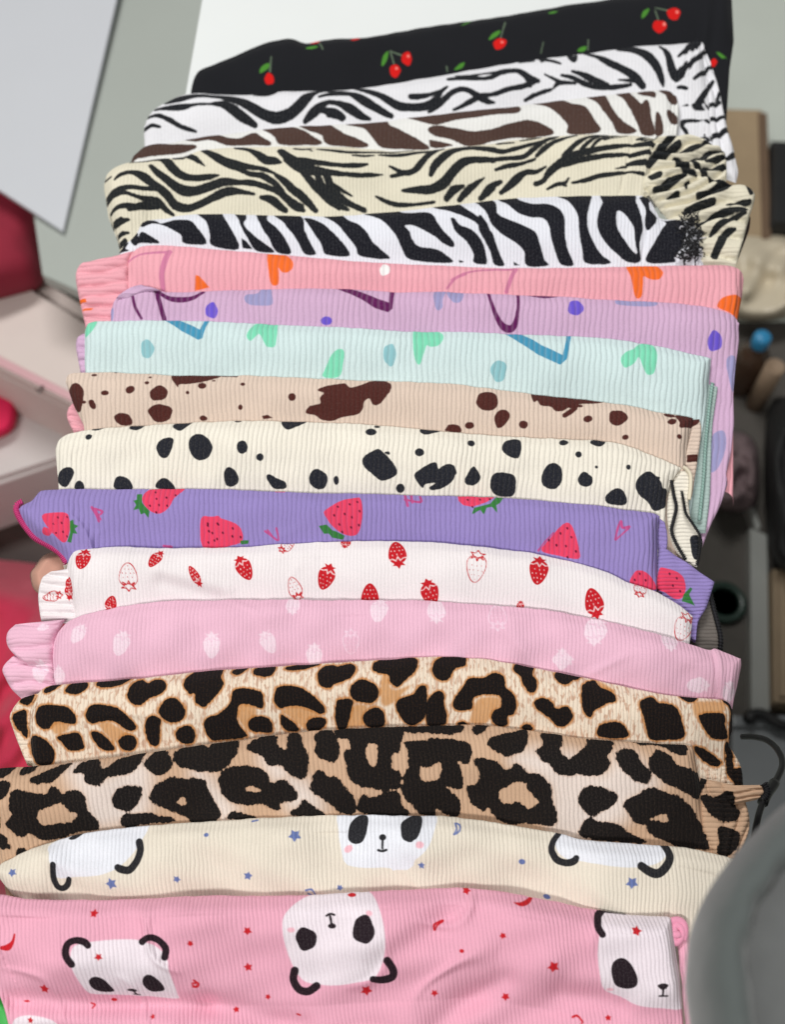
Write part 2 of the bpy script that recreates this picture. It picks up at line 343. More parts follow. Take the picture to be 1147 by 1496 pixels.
PRINT['zebra_bold'] = """
0 D s 240,510 265,488 330,505 370,530 430,510 520,515 570,560 620,640 490,635 480,600 430,570 380,545 320,530 265,545; 190,600 225,560 240,600 250,570 300,595 355,632 250,632 220,650 195,625; 560,445 690,445 720,500 760,570 800,670 650,650 640,600 620,530
0 D s 770,445 825,445 840,500 830,545 880,600 940,640 1000,685 900,680 850,620 820,570 800,510; 890,445 950,448 960,510 1010,560 1060,620 1090,690 1010,685 970,620 930,560; 985,450 1090,445 1160,500 1160,670 1120,620 1060,540; 110,665 160,625 180,625 165,660 190,680 130,680
0 D p 815,615 840,630 880,672 820,668
0 E s -10,490 30,520 60,565 100,620 130,680 160,735 100,735 70,690 40,640 -10,580; 95,540 120,530 190,565 240,610 290,660 350,745 220,740 190,690 150,630; 190,500 290,495 340,545 400,580 440,620 480,680 530,720 570,760 410,750 380,700 330,640 300,600 250,550
0 E s 430,500 520,480 600,473 660,505 760,505 810,530 840,580 880,630 930,680 925,705 880,690 820,650 750,610 700,590 655,590 680,620 700,670 740,700 820,710 880,735 920,780 690,765 640,710 600,640 540,570 480,530
0 E s 805,445 870,430 950,430 990,490 1050,540 1100,590 1147,640 1160,720 1120,680 1090,620 1040,575 970,540 890,505 840,485; 910,560 930,555 960,590 1030,620 1080,670 1110,740 1110,785 1040,780 1040,740 1000,680 940,630; 1050,430 1110,415 1160,440 1160,580 1110,510
0 E p -10,690 15,730 -10,730; 955,765 990,775 960,782
0 F s 0,480 40,477 80,560 130,620 200,650 300,690 360,730 390,800 420,880 450,915 310,915 290,840 240,790 150,740 80,680 40,600 0,540; -5,620 40,660 80,740 110,800 140,860 165,915 100,910 70,840 30,770 -5,710; 120,475 230,465 270,505 340,535 430,535 500,570 540,630 545,720 560,810 610,915 530,910 490,850 460,770 440,680 400,640 330,635 240,600 190,550
0 F s 510,450 710,445 722,500 700,570 690,640 700,720 740,800 790,860 850,905 690,905 660,830 640,740 630,640 600,560 560,500; 800,445 1000,442 1010,520 1040,620 1050,700 1030,800 1040,890 960,900 880,850 800,780 755,690 760,610 790,530; 1040,490 1090,445 1100,520 1110,600 1140,640 1090,700 1060,650 1070,580
0 F p -5,790 30,840 50,910 -5,905; 220,890 270,912 230,915
0 F x 880,600 905,588 950,630 990,690 1000,780 1015,850 970,820 910,740 880,680
0 G s 190,590 280,560 290,600 255,650 290,720 330,760 260,870 220,820 235,740 220,650; 330,760 400,770 520,760 560,860 540,960 480,1060 420,1110 240,1105 280,1000 360,860 400,790
0 G p 400,1080 480,1075 480,1105 380,1110
"""
PRINT['hearts_pink'] = """
0 H1 p 705,330 715,250 735,255 790,312 740,322; 50,370 100,372 105,395 60,400; 75,425 140,425 130,440 80,445
0 H2 s 40,0 80,-10 140,5 180,50 185,95 160,118 125,118 105,95 108,130 103,180 65,180 50,110
0 H3 s 668,32 730,30 780,38 803,75 790,105 755,108 728,95 726,130 722,168 700,170 685,120; 1010,205 1030,175 1080,165 1130,170 1125,215 1095,245 1050,225
1 H2 e 697,98,28,38,10
2 H1 l 330,160,8 400,130,10 480,118,12 575,115,14; 565,115,26 540,180,28 525,250,26 530,320,22
2 H2 l 1045,200,10 1090,150,12 1147,125,12
2 H3 l 0,108,7 60,78,7 140,62,7 240,58,9; 245,58,14 225,100,13 208,150,13
"""
PRINT['hearts_lilac'] = """
0 H1 l 358,340,14 375,420,14 408,480,14; 495,330,22 515,410,22 535,485,22; 440,328,10 490,318,16 520,345,20 570,375,25 640,382,28 700,370,22 750,330,18
0 H2 p 405,182 480,182 560,215 650,260 720,285 725,200 752,200 740,320 715,338 640,315 560,265 480,225
0 H3 l 140,150,10 150,200,11 175,260,16 205,290,22 235,285,20 250,230,11 253,150,10
0 H3 s 280,153 350,153 420,155 370,172 330,170
1 H1 e 802,440,35,42
1 H2 e 372,385,32,22
1 H3 e 470,213,30,31; 998,342,28,36
2 H1 s 985,380 1000,350 1055,345 1080,305 1125,302 1140,360 1140,410 1080,418 1010,410
2 H2 s 968,260 980,205 1040,200 1020,270 1015,320 985,330; 1045,240 1055,200 1125,200 1138,240 1120,285 1080,290
2 H3 s 625,180 650,165 770,172 770,205 640,200
2 H1 e 238,450,14,40
2 Z2 s 430,540 480,530 485,640 465,720 445,650; 350,960 420,930 425,1040 370,1150 320,1120
"""
PRINT['hearts_mint'] = """
0 H1 s 90,580 95,510 125,480 155,490 150,540 125,570; 1000,590 1020,540 1060,500 1160,500 1160,640 1110,645 1085,600 1080,570 1050,595 1020,620
0 H2 s -10,385 90,385 90,470 65,530 40,535 15,490 -10,440; 350,690 365,650 400,580 440,548 470,560 465,620 440,690; 860,425 920,420 1000,435 1025,475 1000,525 950,535 930,525 915,570 890,630 865,600 855,520
0 H3 s 640,410 660,385 690,370 715,345 750,338 775,360 778,410 765,465 740,472 722,440 708,405 690,430 660,448 645,440
1 H1 p 530,480 610,480 700,530 740,555 760,480 790,480 770,540 755,605 730,615 640,565
1 H3 p 200,298 260,300 340,360 420,400 440,306 458,306 435,415 410,437 330,400 250,345
2 H1 e 446,660,37,50
2 H2 e 725,578,36,60
2 H3 e 178,455,30,38
"""
PRINT['splash_beige'] = """
0 S1 s 70,165 100,128 140,130 170,170 165,215 145,270 120,265 90,210; 335,305 365,288 405,290 430,318 425,345 380,348 345,330; 655,90 665,52 800,55 940,58 850,105 760,125 700,130 695,150 680,130
0 S1 e 288,180,20,12; 428,162,25,18,-25; 588,182,50,38,-20; 592,285,65,44; 220,70,14,8; 337,48,7,5; 520,122,12,9; 535,85,8,6; 828,138,22,17; 747,178,8,7; 217,242,16,26,-25; 1052,127,12,8; 1038,252,11,12; 830,310,20,12; 170,230,12,5; 890,105,7,3
0 S1 l 940,68,10 1015,70,8
0 S2 s 335,285 350,255 380,245 415,235 415,205 440,180 400,165 430,145 500,128 550,120 580,148 640,130 700,100 760,95 805,120 805,165 775,205 745,240 710,245 690,212 660,225 650,265 615,295 540,305 480,325 420,318 385,295
0 S2 e 258,202,20,20
0 S2 p 90,300 120,295 150,310 95,312; 1105,380 1130,350 1160,350 1160,385
0 S3 s 325,270 345,215 410,192 470,205 495,260 485,330 430,355 360,345 320,300; 470,410 510,360 570,358 598,400 570,455 520,490 490,480; 60,510 100,470 170,475 195,520 120,520; 790,185 900,190 1160,220 1160,330 1090,330 1040,355 980,355 940,320 860,310 830,265 800,280; 1040,395 1070,365 1147,320 1160,345 1100,385 1060,412
0 S3 e 715,468,35,30; 263,473,38,25
0 S4 s -5,180 150,185 300,210 240,235 150,240 60,250 -5,275; 720,315 735,300 785,310 790,330 750,332; 735,380 760,355 795,355 790,385 760,398; 805,320 850,305 930,315 975,330 960,370 910,400 850,415 815,415 820,380
0 S4 l 20,330,25 70,300,22 100,265,16 140,262,10
0 S4 e 182,355,30,20,-10; 390,345,64,52; 447,477,20,15; 815,483,15,13
0 S4 p 880,600 955,592 955,640 880,645
"""
PRINT['dalmatian'] = """
0 S1 e 192,417,18,18; 1140,540,8,14; 1020,322,20,6
0 S1 s 200,365 270,335 300,335 240,370; 415,365 430,328 500,328 480,365 450,378; 660,355 690,320 765,318 730,370 700,388; 575,480 610,438 665,435 665,480 635,535 600,535; 758,460 780,420 820,412 870,445 885,490 860,540 810,552 770,520; 1025,490 1035,462 1065,457 1085,490 1065,520 1040,520
0 S1 s 952,640 960,605 985,595 1020,625 1028,665 995,692 960,685; 10,645 30,605 85,588 110,615 85,665 60,690 30,680; 110,700 125,665 155,670 160,705; 335,700 340,650 370,635 420,660 430,705; 570,702 590,660 630,655 672,705
0 S2 e 83,540,17,18; 697,393,29,22; 730,354,14,7; 503,662,13,22; 860,704,22,22; 966,517,24,21; 0,495,12,22
0 S2 s 197,340 210,315 335,318 270,365 230,380; 972,385 985,360 1090,370 1030,398 995,405; 352,650 370,612 400,602 445,630 452,665 430,700 390,700 360,680; 115,640 135,632 175,655 215,670 220,700 160,702 130,675; 652,580 660,540 720,505 750,505 790,545 830,590 840,630 800,655 750,663 700,625; 770,520 795,515 798,530
0 S2 s 938,640 970,610 1030,578 1060,575 1075,620 1110,595 1160,590 1160,650 1120,690 1050,715 1020,705 1060,680 1000,685 985,705 960,680
0 S3 e 275,630,30,27; 1055,615,38,25,-15
0 S3 s 535,660 570,605 650,585 690,610 690,690 670,750 620,752 550,710; 225,930 280,840 310,840 355,910 310,968 245,968; 437,960 455,895 510,872 620,885 652,930 640,1030 600,1055 500,1050 450,1010; 865,910 900,830 965,798 1025,840 1030,940 990,1000 930,1005 880,970; -10,880 60,820 120,822 152,880 120,910 80,960 -10,1005
0 S4 e 20,510,28,22; 113,607,20,20; 238,695,8,8; 460,695,14,16
0 S4 s 205,515 225,485 305,485 295,525 255,543; 112,770 150,728 205,765 205,810 165,828 120,810; 305,900 350,855 400,845 445,890 445,945 330,940; 512,820 540,760 590,725 630,730 690,790 705,830 740,840 735,940 700,970 650,980 600,920 540,880
0 S4 p 640,750 685,760 680,770 645,765
0 P4 s 800,170 850,170 850,280 820,290 805,230
"""
PRINT['berries_purple'] = """
0 P1 s 175,225 230,205 310,205 330,250 325,310 295,365 230,310; 172,310 185,280 225,300 210,325; 722,110 745,60 800,40 950,40 900,110 870,165 820,198 770,185 735,150; 1052,270 1065,225 1110,215 1160,225 1160,380 1110,370 1070,320
1 P1 p 330,250 350,235 350,265 378,275 355,290 370,318 345,315 335,365 310,360 330,310; 690,85 718,85 722,140 765,185 758,225 735,195 715,205 705,170 670,185 690,150 672,125 692,120
3 P1 d 240,265 265,228 285,258 315,225 250,310 290,305 310,330 765,152 800,112 815,148 855,105 790,70 860,152 800,190 1085,260 1110,300 1140,250 1120,340 905,90
2 P1 l 445,165,10 470,205,12 485,245,10; 445,170,8 505,190,10 480,215,10; 465,180,8 495,235,8; 835,370,12 880,375,10
0 P2 s -20,225 40,218 110,230 180,260 208,300 205,350 140,372 60,385 -20,370; 665,200 690,175 760,130 840,108 868,115 880,200 862,290 830,320 770,310 710,270 685,235
1 P2 p 635,270 680,262 710,290 780,320 770,340 710,332 690,310 665,312; 195,345 245,342 240,362 200,365
2 P2 l 335,295,8 370,320,8 410,345,8 400,280,8; 350,290,8 385,335,8
3 P2 d 15,250 75,255 98,300 155,278 20,290 65,332 152,320 198,325 15,350 742,165 808,150 850,135 722,212 780,205 820,222 862,188 750,260 815,275 858,262 765,300
0 P2 p 370,50 460,52 440,68 390,66
0 P3 p 340,80 560,85 500,130 420,160 370,150 345,120
0 P3 s 805,400 850,340 920,265 960,258 990,320 1012,400 1010,450 900,430
1 P3 p 415,205 430,165 520,140 560,90 600,90 580,130 555,150 560,198 530,160 500,165 485,205 465,175
2 P3 l 45,85,12 60,155,12; 80,85,12 85,135,10; 45,115,10 130,130,12 130,95,10; 790,400,10 820,360,8 870,310,8
3 P3 d 395,112 465,110 520,108 420,158 945,283 908,310 968,332 845,345 888,372 940,378 995,408 950,438
0 P4 s 460,410 490,365 540,370 590,410 610,460 520,460 465,430; 625,350 660,345 740,375 770,430 760,500 720,515 660,480 615,450
1 P4 p 760,490 800,450 810,460 790,490 825,555 790,540 750,530
2 P4 l 370,195,8 385,130,10 405,90,10 410,130,10 450,125,8 375,195,8
3 P4 d 510,378 545,412 485,410 680,375 720,400 700,440 740,470
"""
PRINT['berries_white'] = """
0 P1 b 395,455,62,5; 312,610,64,178,.5; 800,455,56,32,.75; 1020,548,62,150,.5; 550,700,45,200
0 P1 o 650,548,70,180; 215,655,50,80,.7
0 P2 b 222,505,70,-28,.8; 675,550,70,22,.85; 1072,420,76,172,.85; 920,655,70,180; 785,345,40,190
0 P2 o 500,610,62,160,.75; 455,372,44,230
0 P3 b 787,520,80,8,.85; 185,640,70,-18; 690,712,30,0
0 P3 o 440,500,85,8,.8
0 P4 b 255,540,82,165,.8
0 P4 o 760,675,75,20; 520,455,50,195
"""
PRINT['berries_pink'] = """
0 P5 b 450,185,58,30,.8; 690,240,68,20,.85; 230,390,60,0; 330,412,50,0; 240,140,30,70
0 P2 b 40,935,68,0; 355,915,62,-25; 610,990,62,0; 970,735,70,10; 490,700,55,180
2 P2 o 815,915,62,0
0 P3 b 220,735,70,180; 1095,850,75,180; 920,1010,55,0
2 P3 o 560,770,70,180
0 P4 b 270,700,78,20; 680,740,65,180; 80,855,55,90; 830,1000,60,90; 1010,1040,55,0
"""
PRINT['leopard_light'] = """
0 L1 s 215,350 235,320 300,310 380,320 430,360 438,405 390,412 340,398 305,410 285,440 240,435 220,400; 335,490 390,470 450,468 470,510 470,545 400,560 360,520; 498,350 520,310 580,308 660,325 730,380 765,430 740,450 690,425 640,395 575,400 530,410 502,385; 525,460 570,465 620,515 640,555 580,555 540,510; 665,510 690,480 750,480 765,520 735,555 690,550
0 L1 s 722,240 745,190 790,165 830,185 870,165 915,170 935,210 900,250 840,275 800,308 750,300 725,270; 370,215 400,180 480,175 480,220 440,245 390,240; 240,225 270,195 330,185 290,225 260,238; 535,190 560,158 720,145 680,190 620,205 560,200; 825,400 860,372 905,390 900,440 885,520 850,530 825,480
0 L1 s 900,340 930,290 970,272 1010,290 1045,350 1010,400 950,400 915,375; 985,480 1010,440 1060,425 1090,460 1080,510 1020,520; 1035,190 1060,140 1160,110 1160,310 1110,290 1100,240 1060,235; 170,500 210,480 260,500 310,560 290,630 220,640 180,580; 70,380 100,345 145,340 145,440 100,440; 110,280 140,260 190,250 160,300 120,298; 120,450 150,440 150,490
1 L1 s 300,430 340,405 400,425 370,465 320,470; 560,420 620,400 700,450 740,470 660,500 640,520 600,470
0 L2 s -10,180 40,145 165,138 165,195 185,235 150,290 80,350 35,330 30,285 -10,280; 75,470 90,420 160,400 220,340 245,275 300,260 390,275 405,330 400,365 350,350 280,345 260,390 265,450 300,500 300,520 180,535 110,535; 320,460 340,425 400,410 440,430 450,490 400,495 350,490; 470,300 490,250 560,243 640,265 720,335 745,380 720,392 660,365 600,350 540,350 500,365 475,335; 500,400 550,430 600,475 570,490 510,470
0 L2 s 640,450 680,415 740,420 745,455 700,490 660,490; 705,195 720,145 780,120 820,130 890,115 915,150 890,195 810,225 770,250 720,235; 808,340 840,315 900,320 890,380 860,470 815,470; 890,280 900,235 950,208 1010,225 1045,270 1030,315 985,332 910,315; 960,430 980,380 1040,362 1075,400 1070,460 990,465; 1010,140 1040,95 1160,85 1160,240 1110,220 1100,180 1040,165; 230,150 270,132 310,132 270,175 240,170; 345,165 370,130 460,122 450,180 390,187; 520,140 560,118 710,110 640,140 560,148
0 L2 p -10,480 10,490 15,540 -10,550
1 L2 s 260,400 290,345 340,350 370,380 360,420 320,440 320,500 285,460; 500,385 560,355 640,360 720,400 640,430 630,480 560,420; 880,400 910,345 980,350 960,400 960,460 870,465
0 L3 s -10,85 60,75 180,80 185,130 165,170 110,220 85,240 45,220 35,170 -10,165; 275,140 300,90 360,65 455,68 455,120 400,140 370,195 330,212 285,185; 75,360 100,310 170,290 200,250 235,240 243,290 235,400 180,450 120,440; 245,330 290,275 330,285 335,340 352,400 340,450 250,455
0 L3 s 390,350 405,300 450,240 480,200 560,195 620,170 670,190 680,250 720,290 735,350 720,395 690,410 690,455 640,460 605,420 620,375 655,360 650,300 600,285 520,295 495,320 490,365 430,375; 730,150 750,110 840,112 830,170 850,220 845,270 810,280 780,240 765,190; 955,190 990,152 1120,172 1060,205 1000,230; 840,335 880,310 930,330 960,370 1020,360 1050,410 1020,455 970,460 920,410 860,375; 1105,260 1125,225 1160,220 1160,400 1115,380; 770,470 800,452 835,470 820,485; 415,450 440,435 470,450
1 L3 s 500,370 530,310 610,300 645,310 650,350 620,370 600,420 560,450 480,440; -10,180 30,180 50,260 150,240 60,330 -10,340
0 L4 s 70,210 85,155 150,128 175,170 220,190 255,215 255,250 200,265 140,300 120,325 80,305; 160,400 190,375 260,365 310,390 330,440 240,450 170,440; 395,270 420,235 470,228 500,260 580,270 615,330 640,400 640,445 560,460 460,455 430,380; 630,212 720,215 710,240 670,250; 725,340 750,322 860,318 870,380 890,450 820,455 770,420; -10,85 80,85 60,122 -10,125; 870,235 915,245 935,330 925,420 905,460 900,380 915,300
0 L4 s 700,500 760,515 830,560 855,590 830,610 780,590 740,560; 900,640 980,620 990,715 930,705; 880,480 910,500 920,620 890,640
1 L4 s 700,250 860,250 860,310 740,320 700,330; 180,130 260,190 240,200 180,170
"""
PRINT['leopard_dark'] = """
0 L1 s -20,655 70,643 60,680 20,712 -20,712; 115,670 140,640 210,636 180,680 130,700; 180,730 230,690 300,650 385,628 380,650 330,715 280,740 220,745; -20,745 70,740 80,770 40,835 -20,840; -20,880 10,880 20,920 20,985 -20,990; 80,830 110,785 200,795 270,800 310,765 370,795 450,785 490,820 500,880 500,905 550,960 540,995 440,1010 380,1030 300,1055 220,1050 170,1020 130,1040 80,1015 50,970 100,920 80,880
0 L1 s 420,665 460,620 540,605 555,640 590,670 640,620 700,590 800,566 790,620 740,690 670,700 610,715 570,750 500,745 480,690 430,685; 640,820 670,775 730,758 800,770 790,830 750,880 710,898 650,870; 820,620 860,566 920,555 960,610 970,650 930,695 880,695 830,655; 970,590 1010,540 1080,528 1160,535 1160,670 1080,668 1000,640; 850,800 900,740 970,710 1040,725 1100,725 1160,745 1160,950 1080,945 1000,910 900,870 850,840
0 L1 s 670,965 700,920 800,905 900,920 975,950 880,965 780,975 710,990; -20,1010 30,1040 70,1100 30,1110 -20,1080; 385,1045 460,1030 430,1055
0 L1 p 90,1140 120,1105 160,1110 110,1147
0 L1 x 225,900 270,880 350,850 390,890 440,915 400,960 340,965 240,975; 985,850 1020,815 1050,850 1020,865
1 L1 s 400,640 560,720 620,720 820,650 800,900 620,960 540,960 500,880 480,800
0 L2 s -10,565 60,590 140,540 250,538 260,590 240,640 200,690 130,720 50,700 -10,690; 310,580 350,532 460,510 480,560 530,600 540,500 600,500 625,570 655,640 645,740 590,755 540,720 500,680 440,680 400,625 330,605; 690,560 700,490 780,475 810,540 825,600 810,655 770,665 700,620; 790,480 900,465 1160,458 1160,600 1120,610 1110,700 1160,720 1160,800 1060,815 950,800 890,760 865,690 860,600 890,590 880,530 820,520
0 L2 s 160,760 200,700 300,685 390,700 430,740 450,780 520,765 590,825 580,870 500,890 500,925 460,925 380,895 310,900 230,890 180,840; 670,790 700,715 740,720 770,745 810,740 860,800 910,860 910,940 850,945 800,920 760,880 690,840; -10,770 60,770 120,860 165,975 -10,990; 555,950 600,910 630,870 680,910 750,958 640,965; 200,965 240,938 300,950 350,978 210,980; 940,940 950,850 1020,860 1090,830 1160,840 1160,960
0 L2 x 985,560 1035,570 1040,660 1010,690 975,630; 305,808 350,800 395,822 350,835
0 L3 s -10,460 70,460 100,515 60,580 45,650 60,720 50,800 -10,820; 120,460 420,448 430,490 360,510 250,500 140,495; 115,550 200,550 300,530 420,545 480,570 480,650 460,670 410,660 440,740 440,800 420,815 350,800 380,830 420,880 430,950 380,965 300,920 280,960 200,945 150,890 105,830 110,760 140,690 135,600; 590,545 650,510 800,480 805,540 780,590 710,632 650,615 595,590
0 L3 s 500,650 560,645 640,665 690,705 740,672 800,725 870,740 930,800 940,880 970,960 960,1010 900,1015 800,1005 700,1005 640,980 590,920 560,930 490,880 460,810 520,780 530,720; 850,600 890,560 890,505 990,500 995,560 975,600 1030,650 1100,600 1160,560 1160,720 1090,730 1020,745 950,720 920,670 870,650; 495,480 540,445 600,452 560,495 520,510; 1085,870 1110,820 1160,800 1160,940 1110,915; -10,850 60,840 100,890 140,960 -10,960; 1100,1040 1130,990 1160,975 1160,1080 1110,1075
0 L3 x 200,680 250,695 310,670 315,750 240,770 205,750; 645,830 700,785 780,775 810,830 870,885 810,920 760,890 670,890
1 L2 s 40,720 180,860 230,960 170,980 100,840; 560,760 680,840 700,930 560,900; 420,640 520,720 470,740
1 L3 s 740,650 900,620 1147,700 1147,1040 960,1040 940,800
0 L4 s -10,600 70,550 100,500 110,455 230,460 255,490 205,550 225,600 180,650 120,660 -10,650; 260,550 290,518 350,515 400,590 450,650 430,705 370,695 310,650 270,610; 440,580 490,520 550,545 600,600 700,640 780,675 760,715 730,780 690,785 620,740 540,710 480,660 445,620; 50,795 90,740 170,728 260,765 255,810 200,850 140,885 90,860
0 L4 s 305,810 370,770 440,730 520,755 620,790 700,870 760,970 780,1070 640,1060 540,1020 450,980 440,935 370,920 320,860; 65,960 100,905 180,920 270,930 340,980 430,1020 420,1035 250,1030 80,1000; 740,775 820,775 890,750 930,780 935,840 960,870 930,910 860,915 790,880; 840,950 900,960 955,980 955,1040 900,1105 830,1085 835,1010; 530,485 660,485 655,540 610,545 560,520
0 L4 p 350,458 560,466 690,480 520,495 400,485; 1030,830 1060,820 1070,940 1030,970
0 L4 x 450,905 530,870 555,890 560,920 500,915
1 L4 s -10,680 200,660 300,560 460,700 320,800 280,900 -10,960
"""
PRINT['panda_cream'] = """
0 K1 s 285,160 480,85 700,60 825,45 800,140 740,230 660,300 560,335 420,345 330,350 300,280 290,220
0 K2 s 775,25 960,15 1160,25 1160,300 1000,310 880,310 810,290 785,220 770,120
0 K3 s -40,25 195,30 190,130 150,220 60,290 -40,308
0 K4 s 140,65 300,95 600,115 800,130 790,200 720,250 600,270 450,262 280,235 180,215 130,150
1 K1 l 313,275,28 308,340,28 322,395,28 350,410,28 380,390,28 392,358,26; 785,150,34 795,200,34 775,260,34 735,305,36 690,300,36 672,290,30
1 K1 s 380,130 420,105 470,92 430,130 400,140
1 K2 s 820,130 835,75 880,38 922,45 922,100 900,170 860,188 825,170; 1097,130 1100,75 1160,50 1160,170 1110,165
1 K2 e 1001,153,19,17
1 K2 l 1001,160,9 999,212,9; 978,220,12 1000,225,10 1020,218,12
1 K3 s 22,120 35,70 80,40 130,45 128,100 105,155 70,170 30,155
1 K4 l 155,72,26 115,120,30 105,170,34 135,225,36 190,245,36 235,235,36 250,215,30; 790,140,40 812,200,42 790,260,44 740,305,46 690,300,46 630,262,42
2 K1 * 83,320,27; 637,380,36; 995,357,24
2 K2 * 545,143,36; 300,353,25; 777,416,20
2 K2 e 82,140,12,11
2 K2 l 600,430,8 630,425,8 650,455,8; 610,445,6 640,460,6; 315,70,6 345,64,6
2 K3 l 310,80,8 328,90,8 325,120,8 295,138,8 310,110,8 305,80,8
2 K3 * 128,298,22
2 K3 e 652,280,18,15,20; 785,463,20,12,20
2 K4 * 575,362,42
3 K2 e 822,213,24,18,-40
3 K3 e 118,192,20,18
"""
PRINT['panda_pink'] = """
0 K1 s 430,735 500,705 640,690 780,690 880,720 945,790 960,880 985,1000 980,1035 860,1025 700,1015 540,1005 490,990 455,920 430,840; 60,1170 90,1135 170,1122 260,1135 320,1175 320,1260 60,1260
0 K2 s 480,600 510,530 590,470 720,435 850,425 930,440 975,500 1005,600 1015,700 1000,800 960,880 880,905 760,925 650,920 580,900 530,820 495,720
0 K4 s 400,550 450,525 560,540 845,555 870,700 900,900 930,1110 750,1110 620,1095 530,1050 420,1000 385,900 370,760 380,650
1 K1 l 430,820,34 398,770,34 400,715,34 440,692,30 490,700,32 515,720,28; 810,700,34 850,675,30 900,690,32 940,735,34 935,785,34; 712,980,10 735,980,16 755,982,12; 735,985,9 755,1008,9; 735,1008,7 772,1010,7
1 K1 s 508,925 540,895 590,910 625,960 632,988 570,990 525,970; 800,940 815,895 850,885 895,920 918,975 880,990 830,985
1 K2 e 603,680,55,62,-15; 903,628,57,73,0; 738,612,22,14
1 K2 l 735,600,10 728,560,10; 708,560,9 728,550,9 750,555,9; 540,850,36 532,900,36 560,950,36 610,960,36 655,930,36; 1025,790,36 1055,840,36 1050,880,36 1000,895,36 950,890,30
1 K4 l 395,665,34 372,620,38 385,560,36 425,535,22; 425,535,16 560,550,16; 757,990,10 757,1025,9; 735,1032,9 788,1032,9
1 K4 s 452,890 465,830 515,805 565,840 605,920 600,975 545,992 480,970; 722,970 755,955 790,968 755,995
2 K1 * 533,548,28; 575,782,26; 250,970,32; 1077,710,18; 845,1132,15; 165,1150,22
2 K1 l 20,740,20 55,735,30 80,705,16 87,665,8; 1085,920,9 1110,940,9 1090,960,9 1075,945,7; 490,1060,8 512,1070,9 500,1088,8
2 K1 e 618,1043,16,10; 127,1050,18,6
2 K2 * 298,638,26; 295,832,26; 915,953,34; 395,993,17; 223,1066,20; 5,700,18
2 K2 e 555,1090,16,6,20; 838,456,22,10
2 K2 l 5,915,7 35,915,9 30,935,9 5,935,7
2 K3 * 366,433,24; 548,660,22; 808,820,35; 196,965,23; 571,990,26; 1112,1102,20
2 K3 s 608,490 650,490 720,460 690,500 650,512 620,502
2 K3 l 195,635,9 195,605,9 240,588,10 210,610,9 200,635,7; 925,1100,9 950,1092,9 975,1120,9 970,1133,7
2 K3 e 335,740,12,10
2 K4 * 597,645,34
3 K2 e 525,632,20,14; 930,545,16,14
3 K4 e 455,1000,22,10
"""
def nums(s): return [float(v) for v in s.split(',')]
def berry_shapes(cx, cy, h, rot, asp):
    a = math.radians(rot); ca, sa = math.cos(a), math.sin(a)
    def T(P): P = np.asarray(P, float); return np.stack([cx+ca*P[:, 0]*asp-sa*P[:, 1], cy+sa*P[:, 0]*asp+ca*P[:, 1]], -1)
    body = crm(T([(0, -.62*h), (.45*h, -.72*h), (.78*h, -.35*h), (.72*h, .2*h), (.42*h, .75*h), (0, h), (-.42*h, .75*h), (-.72*h, .2*h), (-.78*h, -.35*h), (-.45*h, -.72*h)]), 4, True)
    cal = T([(0, -.38*h), (.16*h, -.68*h), (.5*h, -.5*h), (.36*h, -.78*h), (.62*h, -.95*h), (.22*h, -.93*h), (0, -1.2*h), (-.2*h, -.93*h), (-.6*h, -1.0*h), (-.36*h, -.78*h), (-.5*h, -.5*h), (-.16*h, -.68*h)])
    gap = T([(-.78*h, -.42*h), (-.45*h, -.42*h), (-.18*h, -.58*h), (0, -.28*h), (.2*h, -.58*h), (.48*h, -.42*h), (.78*h, -.46*h)])
    seeds = T([(-.35*h, -.1*h), (.05*h, -.08*h), (.42*h, -.12*h), (-.2*h, .2*h), (.2*h, .2*h), (.5*h, .22*h), (-.5*h, .22*h), (-.05*h, .5*h), (.28*h, .52*h), (-.3*h, .52*h), (.02*h, .78*h)])
    return body, cal, gap, seeds
